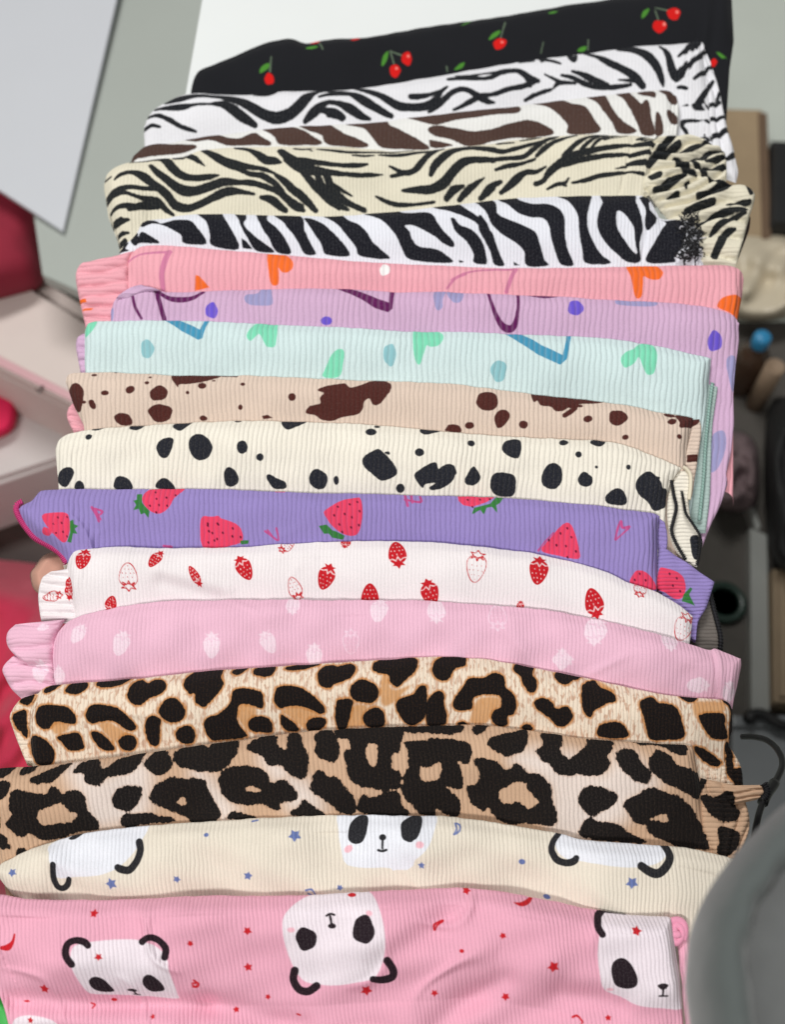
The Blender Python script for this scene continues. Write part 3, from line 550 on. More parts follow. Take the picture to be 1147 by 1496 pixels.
def parse(text):
    """-> list of (layer, kind, points px, widths, sign)"""
    out = []
    for line in text.strip().split('\n'):
        lay, fr, op, rest = line.split(' ', 3); lay = int(lay); x0, y0, sc = FR[fr]
        def M(P): P = np.asarray(P, float); return P*sc+np.array([x0, y0])
        for item in rest.split(';'):
            item = item.strip()
            if not item: continue
            if op in 'sx': out.append((lay, 'poly', crm(M([nums(v)[:2] for v in item.split()]), 4, True), None, op == 'x'))
            elif op == 'p': out.append((lay, 'poly', M([nums(v)[:2] for v in item.split()]), None, False))
            elif op == 'l':
                q = np.array([nums(v) for v in item.split()]); q = crm(q, 4, False)
                out.append((lay, 'line', M(q[:, :2]), q[:, 2]*sc*0.5*1.16+0.15, False))
            elif op == 'e':
                v = nums(item); v += [0]*(5-len(v)); a = np.linspace(0, 2*math.pi, 25)[:-1]; r = math.radians(v[4])
                ex, ey = v[2]*np.cos(a), v[3]*np.sin(a)
                wob = 1+0.06*np.cos(3*a+v[0])+0.04*np.cos(5*a+v[1]) if min(v[2], v[3])*sc > 6 else 1
                ex, ey = ex*wob, ey*wob
                out.append((lay, 'poly', M(np.stack([v[0]+ex*math.cos(r)-ey*math.sin(r), v[1]+ex*math.sin(r)+ey*math.cos(r)], -1)), None, False))
            elif op == '*':
                v = nums(item); a = np.arange(10)*math.pi/5+((v[0]*7.3+v[1]) % 1.2); rr = np.where(np.arange(10) % 2 == 0, v[2], v[2]*0.52)
                out.append((lay, 'poly', M(np.stack([v[0]+rr*np.sin(a), v[1]-rr*np.cos(a)], -1)), None, False))
            elif op == 'd':
                for w in item.split():
                    p = M([nums(w)]); out.append((lay, 'line', np.concatenate([p, p+[0.6, 1.4]]), np.array([1.5, 1.2]), False))
            elif op in 'bo':
                v = nums(item); asp = v[4] if len(v) > 4 else 0.9
                body, cal, gap, seeds = berry_shapes(v[0], v[1], v[2], v[3], asp); k = v[2]*sc
                if op == 'b':
                    out.append((lay, 'poly', M(body), None, False)); out.append((lay, 'poly', M(cal), None, False))
                    out.append((1, 'line', M(gap), np.full(len(gap), 0.035*k+.15), False))
                    for s in seeds:
                        p = M([s]); out.append((1, 'line', np.concatenate([p, p+[0, 1.0]]), np.array([.035*k+.12]*2), False))
                else:
                    b = M(np.concatenate([body, body[:1]])); out.append((lay, 'line', b, np.full(len(b), .8), False))
                    c = M(np.concatenate([cal, cal[:1]])); out.append((lay, 'line', c, np.full(len(c), .9), False))
                    for s in seeds:
                        p = M([s]); out.append((lay, 'line', np.concatenate([p, p+[0, .8]]), np.array([.75]*2), False))
    return out
def seg_dist(X, Y, a, b):
    d = b-a; l2 = d@d+1e-12; t = np.clip(((X-a[0])*d[0]+(Y-a[1])*d[1])/l2, 0, 1)
    return np.hypot(X-a[0]-t*d[0], Y-a[1]-t*d[1]), t
def ink(X, Y, shapes, nlay, clip):
    """signed distances (px) of every printed layer at cloth points X, Y"""
    sh = X.shape; X = X.ravel(); Y = Y.ravel()
    S = [np.full(X.shape, c, float) for c in clip[:nlay]]; holes = []
    for lay, kind, P, Wd, hole in shapes:
        if lay >= nlay: continue
        c = clip[lay]; lo = P.min(0)-c-2; hi = P.max(0)+c+2
        if kind == 'line': lo -= Wd.max(); hi += Wd.max()
        m = np.nonzero((X > lo[0]) & (X < hi[0]) & (Y > lo[1]) & (Y < hi[1]))[0]
        if not len(m): continue
        x, y = X[m], Y[m]; d = np.full(len(m), 1e9)
        if kind == 'line':
            for i in range(len(P)-1):
                q, t = seg_dist(x, y, P[i], P[i+1]); d = np.minimum(d, q-(Wd[i]*(1-t)+Wd[i+1]*t))
        else:
            ins = np.zeros(len(m), bool); n = len(P)
            for i in range(n):
                a, b = P[i], P[(i+1) % n]; q, t = seg_dist(x, y, a, b); d = np.minimum(d, q)
                if a[1] != b[1]:
                    cr = ((a[1] > y) != (b[1] > y)) & (x < (b[0]-a[0])*(y-a[1])/(b[1]-a[1])+a[0]); ins ^= cr
            d = np.where(ins, -d, d)
        d = np.clip(d, -c, c)
        if hole: holes.append((lay, m, d))
        else: S[lay][m] = np.minimum(S[lay][m], d)
    for lay, m, d in holes: S[lay][m] = np.maximum(S[lay][m], -d)
    return [s.reshape(sh) for s in S]
# ------------------------------------------------------------------ things around the stack (out of focus in the photograph)
board = thing('white_board', 'thin white board with a pointed corner jutting out over the red bundle', 'board', tuple(U(92, 338, FLOOR)))
bz = {(-330, -300): -0.40, (240, -300): -0.41, (92, 338): -0.43, (-330, 65): -0.42}
bp_ = np.array([U(px, py, z) for (px, py), z in bz.items()])
bn = np.cross(bp_[1]-bp_[2], bp_[3]-bp_[2]); bn /= np.linalg.norm(bn); bn = bn if bn[2] > 0 else -bn
bp_[0] = Uplane(-330, -300, bp_[2], bn)
V, F = [], [(0, 1, 2, 3), (7, 6, 5, 4)]
V = np.concatenate([bp_, bp_-bn*0.006]); F += [(i, i+4, (i+1) % 4+4, (i+1) % 4) for i in range(4)]
meshobj('panel', V, F, plain('white_board', (200, 203, 209), 0.5, 0.03, 5), board, False)

t = thing('added_platform', 'pale grey green shelf added over the shaded floor between white board and white table', 'platform', tuple(U(150, 100, FLOOR)))  # surface added above the floor so this strip escapes the shade and reads brighter
shm = plain('platform_paint', (166, 172, 166), 0.5, 0.05, 5)
meshobj('platform_board', *pxprism([(-420, -420), (420, -420), (330, 60), (215, 470), (62, 402), (40, 250), (-420, 40)], -0.4385, -0.456, 0.002), shm, t, False)
meshobj('support', *pxprism([(-380, -400), (100, -400), (60, -100), (-380, -100)], -0.4555, FLOOR, 0.002), shm, t, False)
dcrim = plain('maroon_cloth', (140, 30, 52), 0.9, 0.25, 18, 0.002)
crim = plain('crimson_cloth', (186, 36, 70), 0.85, 0.25, 18, 0.002, sheen=0.3)
t = thing('cloth_bundle', 'maroon cloth bundle under the pointed corner of the white board', 'cloth', tuple(U(20, 330, FLOOR)))
lump('folds', [(-260, 60), (0, 170), (64, 290), (66, 370), (40, 430), (-160, 420)], -0.46, -0.56, dcrim, t, 3, 0.006, 40, edge=0.55)
lump('folds', [(-260, 60), (0, 170), (56, 290), (58, 360), (30, 420), (-160, 410)], -0.5, FLOOR, dcrim, t, 4, 0.006, 24)

carton = plain('carton_board', (212, 198, 192), 0.7, 0.05, 14)
t = thing('carton', 'closed pale pinkish carton with a taped lid flap beside the pink garment cuff', 'box', tuple(U(60, 500, FLOOR)))
meshobj('body', *pxprism([(-160, 272), (205, 497), (186, 640), (-160, 470)], -0.5607, FLOOR, 0.004), carton, t, False)
lf = meshobj('lid_flap', *pxprism([(-160, 296), (205, 523), (188, 632), (-160, 458)], -0.5393, -0.5585, 0.003), carton, t, False)
meshobj('tape', *pxprism([(-160, 440), (190, 617), (189, 628), (-160, 455)], -0.5361, -0.5382, 0.0003), plain('carton_tape', (205, 160, 165), 0.35, 0.05, 10), lf, False)
V, F = tube_mesh(U(np.array([53, 58, 62]), np.array([568, 574, 564]), -0.5350), 0.0016); meshobj('staple', V, F, plain('dark_metal', (45, 35, 36), 0.4), lf)

t = thing('carton', 'low pale carton lying below the taped pinkish one', 'box', tuple(U(40, 640, FLOOR)))
meshobj('body', *pxprism([(-160, 462), (190, 634), (150, 655), (-160, 762)], -0.6741, FLOOR, 0.004), plain('pale_card', (200, 192, 190), 0.7, 0.05, 14), t, False)
meshobj('lid', *pxprism([(-150, 480), (170, 637), (140, 650), (-150, 745)], -0.6655, -0.6745, 0.002), MATS['pale_card'], t, False)
t = thing('cloth_scrap', 'bright magenta red cloth scrap folded on the low pale carton', 'cloth', tuple(U(0, 610, -0.6677)))
lump('folds', [(-70, 556), (18, 576), (26, 590), (14, 634), (-60, 648)], -0.6356, -0.6698, plain('magenta_cloth', (214, 22, 78), 0.8, 0.1, 20), t, 5, 0.002, 16)

t = thing('storage_case', 'dark brown case on the floor under the purple strawberry garment end', 'case', tuple(U(40, 760, FLOOR)))
meshobj('body', *pxprism([(-160, 742), (170, 628), (230, 850), (-160, 862)], -0.8025, FLOOR, 0.008), plain('dark_brown', (52, 36, 31), 0.6, 0.2, 16), t, False)
meshobj('lid_rim', *pxprism([(-150, 752), (160, 645), (215, 840), (-150, 850)], -0.7897, -0.8029, 0.004), MATS['dark_brown'], t, False)

t = thing('cloth_bundle', 'large crimson cloth bundle lying under the white and pink strawberry print cuffs', 'cloth', tuple(U(30, 1050, FLOOR)))
lump('folds', [(-260, 800), (0, 812), (120, 850), (190, 1000), (170, 1200), (60, 1330), (-260, 1340)], -0.5778, FLOOR, crim, t, 8, 0.022, 70, wl=(35, 160))
t = thing('cloth_scrap', 'tan crumple standing in for fingers between purple trim and white gathered cuff', 'cloth', tuple(U(75, 835, -0.1)))  # made-up tan lump in place of blurred fingers
lump('folds', [(44, 842), (52, 826), (66, 810), (92, 806), (130, 820), (130, 862), (60, 868)], 0.012, -0.012, plain('skin_tan', (196, 148, 130), 0.8, 0.15, 40), t, 11, 0.002, 20)
t = thing('plastic_bag', 'bright green plastic bag peeping out beside the pink panda garment', 'bag', tuple(U(-30, 1480, FLOOR)))
lump('folds', [(-120, 1420), (0, 1440), (40, 1490), (40, 1600), (-120, 1620)], FLOOR+0.2, FLOOR, plain('green_plastic', (60, 190, 80), 0.35, 0.1, 20), t, 12, 0.004, 24)

# right side
t = thing('wooden_post', 'short tan wooden post standing behind the tiger print cuff', 'post', tuple(U(1090, 300, FLOOR)))
wood = plain('tan_wood', (168, 146, 116), 0.6, 0.12, 22)
meshobj('post', *pxprism([(1040, 158), (1114, 160), (1122, 420), (1046, 418)], FLOOR+0.06, FLOOR, 0.004), wood, t, False)
meshobj('cap_strip', *pxprism([(1108, 164), (1121, 165), (1129, 425), (1116, 424)], FLOOR+0.062, FLOOR, 0.002), plain('dark_wood', (110, 88, 68), 0.6, 0.12, 22), t, False)
t = thing('black_box', 'black box standing on the floor right of the wooden post', 'box', tuple(U(1160, 300, FLOOR)))
meshobj('body', *pxprism([(1128, 205), (1330, 210), (1330, 335), (1126, 330)], FLOOR+0.07, FLOOR, 0.006), plain('black_plastic', (30, 31, 32), 0.5, 0.2, 20), t, False)
meshobj('lid', *pxprism([(1132, 212), (1320, 216), (1320, 328), (1131, 324)], FLOOR+0.078, FLOOR+0.0698, 0.003), MATS['black_plastic'], t, False)
t = thing('plastic_bag', 'crumpled cream plastic bag beside the pink heart garment end', 'bag', tuple(U(1120, 420, FLOOR)))
lump('folds', [(1060, 350), (1130, 340), (1200, 370), (1190, 440), (1120, 470), (1050, 450)], FLOOR+0.08, FLOOR, plain('cream_plastic', (212, 200, 176), 0.4, 0.06, 20), t, 21, 0.012, 30, wl=(25, 80))
t = thing('bottle', 'small bottle with round blue cap beside the lilac heart garment', 'bottle', tuple(U(1114, 495, FLOOR)))
bc = U(1114, 494, FLOOR+0.14); bc[2] = FLOOR+0.006
meshobj('body', *lathe([(0.026, 0), (0.028, 0.005), (0.028, 0.085), (0.02, 0.10), (0.012, 0.108), (0.012, 0.118)], bc, 24), plain('brown_bottle', (70, 52, 40), 0.25, 0.1, 20), t)
meshobj('cap', *lathe([(0.0135, 0.114), (0.0145, 0.117), (0.0145, 0.136), (0.012, 0.14), (0.004, 0.1415)], bc, 24), plain('blue_plastic', (52, 140, 188), 0.35, 0.05, 30), t)
t = thing('floor_mat', 'dark brown mat lying on the floor right of the stack', 'mat', tuple(U(1140, 900, FLOOR)))
meshobj('mat', *pxprism([(900, 470), (1500, 470), (1500, 1500), (900, 1500)], FLOOR+0.006, FLOOR+0.0005, 0.002), plain('dark_mat', (78, 74, 69), 0.8, 0.25, 30), t, False)
t = thing('cardboard_strip', 'narrow tan cardboard tube standing behind the blue capped bottle', 'tube', tuple(U(1120, 555, FLOOR)))
bc = U(1122, 556, FLOOR+0.08); bc[2] = FLOOR+0.006
meshobj('tube', *lathe([(0.016, 0), (0.016, 0.114), (0.0145, 0.115), (0.0135, 0.112)], bc, 24), plain('cardboard', (150, 128, 106), 0.7, 0.1, 30), t)
t = thing('cloth_bundle', 'mauve grey cloth bundle lying beside the shaded edge of the lilac garment', 'cloth', tuple(U(1090, 690, FLOOR)))
lump('folds', [(1040, 640), (1085, 632), (1108, 660), (1108, 730), (1080, 748), (1040, 730)], FLOOR+0.09, FLOOR+0.006, plain('mauve_cloth', (118, 100, 102), 0.8, 0.12, 30), t, 31, 0.016, 30, wl=(18, 50))
t = thing('black_bag', 'black bag lying on the dark mat beyond the mauve cloth', 'bag', tuple(U(1160, 700, FLOOR)))
lump('folds', [(1122, 600), (1180, 590), (1290, 640), (1290, 840), (1180, 850), (1124, 800)], FLOOR+0.13, FLOOR+0.006, plain('black_cloth', (20, 20, 21), 0.7, 0.2, 30), t, 33, 0.022, 40, wl=(25, 80))
t = thing('tape_roll', 'dark green ring shaped tape roll on the mat below the purple cuff', 'tape roll', tuple(U(1062, 872, FLOOR)))
bc = U(1062, 874, FLOOR+0.03); bc[2] = FLOOR+0.006
meshobj('roll', *lathe([(0.024, 0.0), (0.033, 0.0), (0.034, 0.002), (0.034, 0.011), (0.033, 0.013), (0.024, 0.013), (0.023, 0.011), (0.023, 0.002), (0.024, 0.0)], bc, 36), plain('dark_green', (36, 56, 48), 0.3, 0.1, 30), t)
t = thing('plastic_sheet', 'pale grey plastic strip lying on the mat right of the purple cuff', 'sheet', tuple(U(1108, 900, FLOOR)))
meshobj('sheet', *pxprism([(1096, 770), (1121, 780), (1125, 1040), (1098, 1046)], FLOOR+0.03, FLOOR+0.006, 0.003), plain('grey_plastic', (150, 152, 148), 0.35, 0.08, 25), t, False)
meshobj('folded_edge', *pxprism([(1080, 700), (1086, 698), (1112, 770), (1106, 776)], FLOOR+0.03, FLOOR+0.006, 0.002), MATS['grey_plastic'], t, False)
t = thing('carton', 'plain tan carton standing right of the grey plastic sheet', 'box', tuple(U(1160, 920, FLOOR)))
meshobj('body', *pxprism([(1130, 830), (1300, 836), (1300, 1030), (1131, 1026)], FLOOR+0.05, FLOOR+0.006, 0.004), plain('tan_card', (142, 124, 100), 0.7, 0.1, 25), t, False)
meshobj('lid', *pxprism([(1138, 838), (1290, 844), (1290, 1020), (1139, 1017)], FLOOR+0.056, FLOOR+0.0498, 0.002), MATS['tan_card'], t, False)
t = thing('grey_tray', 'shallow grey plastic tray under the black cable loop', 'tray', tuple(U(1120, 1110, FLOOR)))
meshobj('base', *pxprism([(1070, 1045), (1290, 1045), (1290, 1260), (1070, 1260)], FLOOR+0.04, FLOOR+0.006, 0.004), plain('tray_grey', (120, 124, 126), 0.4, 0.08, 25), t, False)
meshobj('rim', *pxprism([(1070, 1045), (1290, 1045), (1290, 1062), (1070, 1060)], FLOOR+0.05, FLOOR+0.0398, 0.003), MATS['tray_grey'], t, False)
blk = plain('black_rubber', (16, 16, 17), 0.45, 0.2, 40)
cx = [1084, 1100, 1118, 1132, 1141, 1143, 1138, 1130, 1120, 1111, 1105, 1100]; cy = [1076, 1076, 1080, 1090, 1104, 1118, 1132, 1146, 1160, 1182, 1206, 1235]
cz = np.linspace(-0.06, 0.012, 12)
P = crm(np.stack([*U(np.array(cx), np.array(cy), cz).T], -1), 5, False)
t = thing('black_cable', 'looped black cable ending at the gathered dark leopard cuff', 'cable', tuple(P[-1]))
V, F = tube_mesh(P, 0.0021, 10); co = meshobj('cord', V, F, blk, t)
P2 = P[int(len(P)*.62):int(len(P)*.80)]; V, F = tube_mesh(P2, 0.0034, 10); meshobj('sleeve', V, F, blk, co)
P = crm(np.stack([*U(np.array([1092, 1104, 1122, 1140, 1165]), np.array([1052, 1042, 1046, 1058, 1062]), np.full(5, FLOOR+0.06)).T], -1), 5, False)
t = thing('black_cable', 'thick black cable end lying on the grey tray', 'cable', tuple(P[0])); V, F = tube_mesh(P, 0.0075, 10); co = meshobj('cord', V, F, blk, t)
V, F = tube_mesh(P[:5], 0.0092, 10); meshobj('plug', V, F, blk, co)

# padded grey hump close to the lens, built in place of a knee
kn = thing('padded_hump', 'grey green padded hump with a seamed rim, standing in for a knee, covering the stack corner', 'bag', tuple(U(1330, 1560, FLOOR)))
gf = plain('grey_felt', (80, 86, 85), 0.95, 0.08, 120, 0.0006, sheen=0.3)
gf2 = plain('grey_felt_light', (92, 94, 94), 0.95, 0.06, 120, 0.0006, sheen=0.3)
kpx = crm([(1010, 1480), (1006, 1420), (1014, 1363), (1030, 1320), (1057, 1278), (1085, 1243), (1121, 1206), (1165, 1172), (1260, 1140), (1400, 1180), (1480, 1330), (1500, 1520), (1440, 1700), (1280, 1790), (1110, 1740), (1030, 1610)], 5, True)-np.array([13, 4])
ztop = 0.29; m = len(kpx); V = []; F = []
prof = [(0.95, -1.19), (0.98, -0.6), (0.99, -0.3), (0.995, -0.12), (1.0, -0.05), (0.985, -0.03), (0.95, -0.014), (0.90, -0.005), (0.82, 0.0), (0.74, -0.001), (0.69, -0.004), (0.655, -0.0075)]
base = U(kpx[:, 0], kpx[:, 1], np.full(m, ztop-0.04)); kcw = base.mean(0)
fk = wavefield(77, 10, 60, 200)
def ring(s, dz):                                # the hump leans away to the lower right
    q = kcw+(base-kcw)*s; q[:, 2] = ztop+dz
    q[:, :2] += (U(1330, 1560, ztop+dz)-U(1330, 1560, ztop-0.04))[:2] if dz < -0.04 else 0
    q[:, 2] += 0.0016*fk(kpx[:, 0], kpx[:, 1]+s*500)
    return q
for s, dz in prof: V.append(ring(s, dz))
for r_ in range(len(prof)-1):
    for k in range(m): F.append((r_*m+k, r_*m+(k+1) % m, (r_+1)*m+(k+1) % m, (r_+1)*m+k))
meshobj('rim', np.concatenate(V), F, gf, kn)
V = []; F = []; prof2 = [(0.665, -0.0105), (0.64, -0.0055), (0.59, -0.001), (0.5, 0.003), (0.35, 0.007), (0.15, 0.010), (0.02, 0.0105)]
for s, dz in prof2: V.append(ring(s, dz))
for r_ in range(len(prof2)-1):
    for k in range(m): F.append((r_*m+k, r_*m+(k+1) % m, (r_+1)*m+(k+1) % m, (r_+1)*m+k))
F.append(tuple((len(prof2)-1)*m+k for k in range(m)))
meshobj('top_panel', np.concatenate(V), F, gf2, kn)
# ------------------------------------------------------------------ the folded garments
GROUP = 'printed garments folded in an overlapping stack'
PLANES = {}                                   # garment -> (point, normal)
ORDER = []
def poly(s): return np.array([nums(v) for v in s.split()])
def offs(s):
    q = poly(s); return lambda t: np.interp(t, q[:, 0], q[:, 1])
CLIP = {'leopard_dark': (7, 40, 7, 7), 'leopard_light': (9, 8, 7, 7)}
def plane_z(pl, X, Y):
    P, n = pl; return P[2]-(n[0]*(X-P[0])+n[1]*(Y-P[1]))/n[2]
def edge_profile(D, rpx): 
    q = np.clip(1-D/rpx, 0, 1); return 1-np.sqrt(np.clip(1-q*q, 0, 1))
def garment(key, T, label, mat, tan, th, pitch, nlay, left='0,0 300,0', right='0,0 300,0', below=None, length=0.15, wr=0.0006, ridges=(), seed=1, shear=0.0, lump_amp=0.0):
    root = None
    T = poly(T); T = T[int(np.argmin(T[:, 0])):int(np.argmax(T[:, 0]))+1]
    keep = [0]
    for i in range(1, len(T)):
        if T[i, 0] > T[keep[-1], 0]+0.4: keep.append(i)
    T = T[keep]
    cur = crm(T, 8, False); cx = np.maximum.accumulate(cur[:, 0]); cy = cur[:, 1]
    x0, x1 = cx[0], cx[-1]
    near = np.concatenate([np.arange(0, 6, .5), np.arange(6, 16, 1.0)])
    xs = np.concatenate([x0+near, np.arange(x0+16, x1-16, 1.7), (x1-near)[::-1]])
    Tx = np.interp(xs, cx, cy)
    fw = wavefield(seed+200, 12, 14, 70); Tx = Tx+0.55*fw(xs, xs*0)*np.clip(np.minimum(xs-x0, x1-xs)/30, 0, 1)
    # mean plane of the folded cloth, resting on the garment behind it
    Wc = U(xs, Tx, 0.04); s = (xs-x0)/(x1-x0); m = (s > .1) & (s < .9)
    b, a = np.polyfit(Wc[m, 0], Wc[m, 1], 1)
    n = np.array([tan*b, -tan, 1.0]); n /= np.linalg.norm(n)
    if ORDER:
        prev = PLANES[ORDER[-1]]; zp = plane_z(prev, Wc[m, 0], Wc[m, 1]).mean()
        zf = zp+th+tan*0+np.mean((a+b*Wc[m, 0]-Wc[m, 1])*tan)
    else: zf = th+0.001
    P0 = np.array([0, a, zf]); PLANES[key] = (P0, n); ORDER.append(key)
    # rows, in photograph pixels below the fold
    nb = below(xs)-Tx if below is not None else np.full(len(xs), 200)
    dense = float(np.clip(np.max(nb[m])+22, 40, 215))
    fine = np.concatenate([[0, .5, 1, 1.6, 2.3, 3.1, 4, 5, 6.1, 7.3, 8.6], np.arange(10, dense, 1.6)])
    tmax = length*2250; tau = np.concatenate([fine, np.arange(dense, tmax, 7.0)])
    fl, fr = offs(left), offs(right)
    S, TT = np.meshgrid(s, tau); X = xs[None, :]+fl(TT)*(1-S)**8+fr(TT)*S**8+shear*TT*0; Y = Tx[None, :]+TT
    # distance to the outline: fold, left edge, right edge
    tl = np.arange(0, tmax, 8)
    out = [np.stack([xs[::4], Tx[::4]], -1), np.stack([x0+fl(tl), Tx[0]+tl], -1), np.stack([x1+fr(tl), Tx[-1]+tl], -1)]
    D = np.full(X.shape, 1e9)
    for P in out:
        for i in range(len(P)-1):
            lo = np.minimum(P[i], P[i+1])-24; hi = np.maximum(P[i], P[i+1])+24
            k = np.nonzero((X > lo[0]) & (X < hi[0]) & (Y > lo[1]) & (Y < hi[1]))
            if len(k[0]): q, _ = seg_dist(X[k], Y[k], P[i], P[i+1]); D[k] = np.minimum(D[k], q)
    D[0, :] = 0; D[:, 0] = 0; D[:, -1] = 0
    Pw = Uplane(X, Y, P0, n)
    if len(ORDER) > 1:
        A = Pw[0]; thc = np.clip(plane_z(PLANES[key], A[:, 0], A[:, 1])-plane_z(PLANES[ORDER[-2]], A[:, 0], A[:, 1]), 0.0045, 0.0125)
    else: thc = np.full(len(xs), th)
    r = 0.5*thc; rpx = r*2250*1.7
    drop = r[None, :]*edge_profile(D, rpx[None, :])
    f1 = wavefield(seed, 10, 45, 170, 0.7, 1.0); f2 = wavefield(seed+50, 8, 160, 420)
    env = 1-np.exp(-D/14)
    disp = (1.5*wr*f1(X, Y)+2.4*wr*f2(X, Y))*env
    cr_ = wavefield(seed+300, 5, 110, 300)(X, Y); mk = np.clip(wavefield(seed+400, 5, 150, 400)(X, Y)-0.2, 0, 1)
    disp += 2.0*wr*mk*np.exp(-(cr_/0.16)**2)*env
    pp = np.clip(nb, 26, 130)[None, :]; tt = np.clip(TT/pp, 0, 1.25)          # the folded layers bulge between fold and overlap
    disp += BULGE*pp/2250*(np.sin(np.pi*tt**0.8))*(1-np.exp(-(D/11)**2))
    for (ax, ay, bx, by, sg, am) in ridges:
        q, _ = seg_dist(X, Y, np.array([ax, ay]), np.array([bx, by])); disp += am*np.exp(-q*q/(2*sg*sg))*(1-np.exp(-(D/9)**2))
    Pf = Pw+n*(disp-drop)[..., None]
    # round the back of the fold and the sheet behind
    dn = Pw[8]-Pw[0]; dn /= np.linalg.norm(dn, axis=1)[:, None]
    e = np.minimum(xs-x0, x1-xs); re = (r*np.sqrt(np.clip(1-np.clip(1-e/rpx, 0, 1)**2, 0, 1)))[:, None]
    A = Pf[0]; Cn = A+dn*re; back = []
    for ph in (20, 45, 70, 90):
        w = math.radians(ph); back.append(Cn-dn*re*math.cos(w)-n*re*math.sin(w))
    for L in (14, 40):
        i = int(np.argmin(np.abs(tau-L))); back.append(Pw[i]-n*(r[:, None]+re))
    Pall = np.concatenate([np.array(back[::-1]), Pf])
    nbk = len(back); kx = np.repeat(xs[None, :], nbk, 0); ky = Tx[None, :]-np.array([60, 34, 16, 12, 8, 4])[:, None]
    XX = np.concatenate([kx, X]); YY = np.concatenate([ky, Y])
    root = thing('folded_garment', label, 'garment', tuple(np.array([Pw[0][len(xs)//2][0], Pw[0][len(xs)//2][1]-0.03, 0.0])), GROUP)
    build_cloth('body', key, root, Pall, XX, YY, mat, nlay, ((XX+shear*(YY-Tx.mean()))/pitch))
    return root
SH = {}
BULGE = 0.12
def build_cloth(name, key, root, P, X, Y, mat, nlay, rib, closed=False):
    if key not in SH: SH[key] = parse(PRINT[key]) if key in PRINT else []
    att = {'rib': rib}
    for i in range(4): att['ink%d' % i] = np.full(X.shape, 9.0)
    if nlay:
        for i, sarr in enumerate(ink(X, Y, SH[key], nlay, CLIP.get(key, (7, 7, 7, 7)))): att['ink%d' % i] = sarr
    return gridobj(name, P, mat, root, att, np.stack([X, -Y], -1)/1000.0, closed)
def flap(name, key, root, Ls, Rs, mat, nlay, pitch, dz=0.004, th=0.004, pleats=0, amp=0.0015, along='h', seed=1, wr=0.0006, bulge=0.0, label=None, ribalong='h', fall=0.0, wob=0.35):
    """a cuff, hem or inner layer showing beside the body: closed double sheet between two px outlines, pleated"""
    Lp, Rp = crm(poly(Ls), 6, False), crm(poly(Rs), 6, False)
    def res(P, n):
        d = np.concatenate([[0], np.cumsum(np.linalg.norm(np.diff(P, axis=0), axis=1))]); t = np.linspace(0, d[-1], n)
        return np.stack([np.interp(t, d, P[:, 0]), np.interp(t, d, P[:, 1])], -1)
    hgt = max(np.ptp(Lp[:, 1]), np.ptp(Rp[:, 1])); wid = max(np.linalg.norm(Rp[len(Rp)//2]-Lp[len(Lp)//2]), np.linalg.norm(Rp[0]-Lp[0]))
    nv = int(max(14, hgt/1.5)); nu = int(max(14, wid/1.5))
    a, b = res(Lp, nv), res(Rp, nv); u = np.linspace(0, 1, nu)[None, :, None]
    G = a[:, None]*(1-u)+b[:, None]*u; X, Y = G[..., 0], G[..., 1]
    uu, vv = np.meshgrid(np.linspace(0, 1, nu), np.linspace(0, 1, nv))
    D = np.minimum(np.minimum(uu, 1-uu)*wid, np.minimum(vv, 1-vv)*hgt)
    P0, n = PLANES[key]; f = wavefield(seed, 8, 22, 80); f2 = wavefield(seed+9, 6, 60, 160)
    r = th/2; rpx = r*2250*1.2
    disp = wr*f(X, Y)+bulge*np.sin(np.pi*uu)*np.sin(np.pi*vv)-fall*vv
    if pleats:
        w = wob*f2(X, Y); c = (vv if along == 'h' else uu)*pleats+w
        disp = disp+amp*(np.abs(np.sin(np.pi*c))**0.7*2-1)*np.clip(D/5, 0, 1)
    Pw = Uplane(X, Y, P0-n*dz, n)
    drop = r*edge_profile(D, rpx)
    front = Pw+n*(disp-drop)[..., None]; back = Pw+n*(disp-2*r+drop)[..., None]
    P = np.concatenate([front, back[::-1]]); X2 = np.concatenate([X, X[::-1]]); Y2 = np.concatenate([Y, Y[::-1]])
    rib = (Y2 if ribalong == 'h' else X2)/pitch
    o = build_cloth(name, key, root, P, X2, Y2, mat, nlay, rib, True)
    if label: o['label'] = label
    return o
def trim(name, key, root, pts, rad, mat, dz=0.001, zig=0.0, nz=0, label=None, sides=7):
    """stitched edge or thread: a fine tube, wound if nz > 0"""
    q = crm(poly(pts), 10, False); P0, n = PLANES[key]; P = Uplane(q[:, 0], q[:, 1], P0-n*dz, n)
    parts = [tube_mesh(P, rad, sides)]
    if nz:                                     # over-edge stitches wound round the tube
        d = np.concatenate([[0], np.cumsum(np.linalg.norm(np.diff(P, axis=0), axis=1))]); t = np.linspace(0, d[-1], nz*8)
        C = np.stack([np.interp(t, d, P[:, i]) for i in range(3)], -1); T = np.gradient(C, axis=0); T /= np.linalg.norm(T, axis=1)[:, None]
        s1 = np.cross(T, n); s1 /= np.linalg.norm(s1, axis=1)[:, None]; w = np.linspace(0, nz*2*math.pi, len(t))[:, None]
        parts.append(tube_mesh(C+s1*np.cos(w)*(rad+zig)+n*np.sin(w)*(rad+zig), zig*0.8, 5))
    V, F = join(parts); return meshobj(name, V, F, mat, root, True, label)

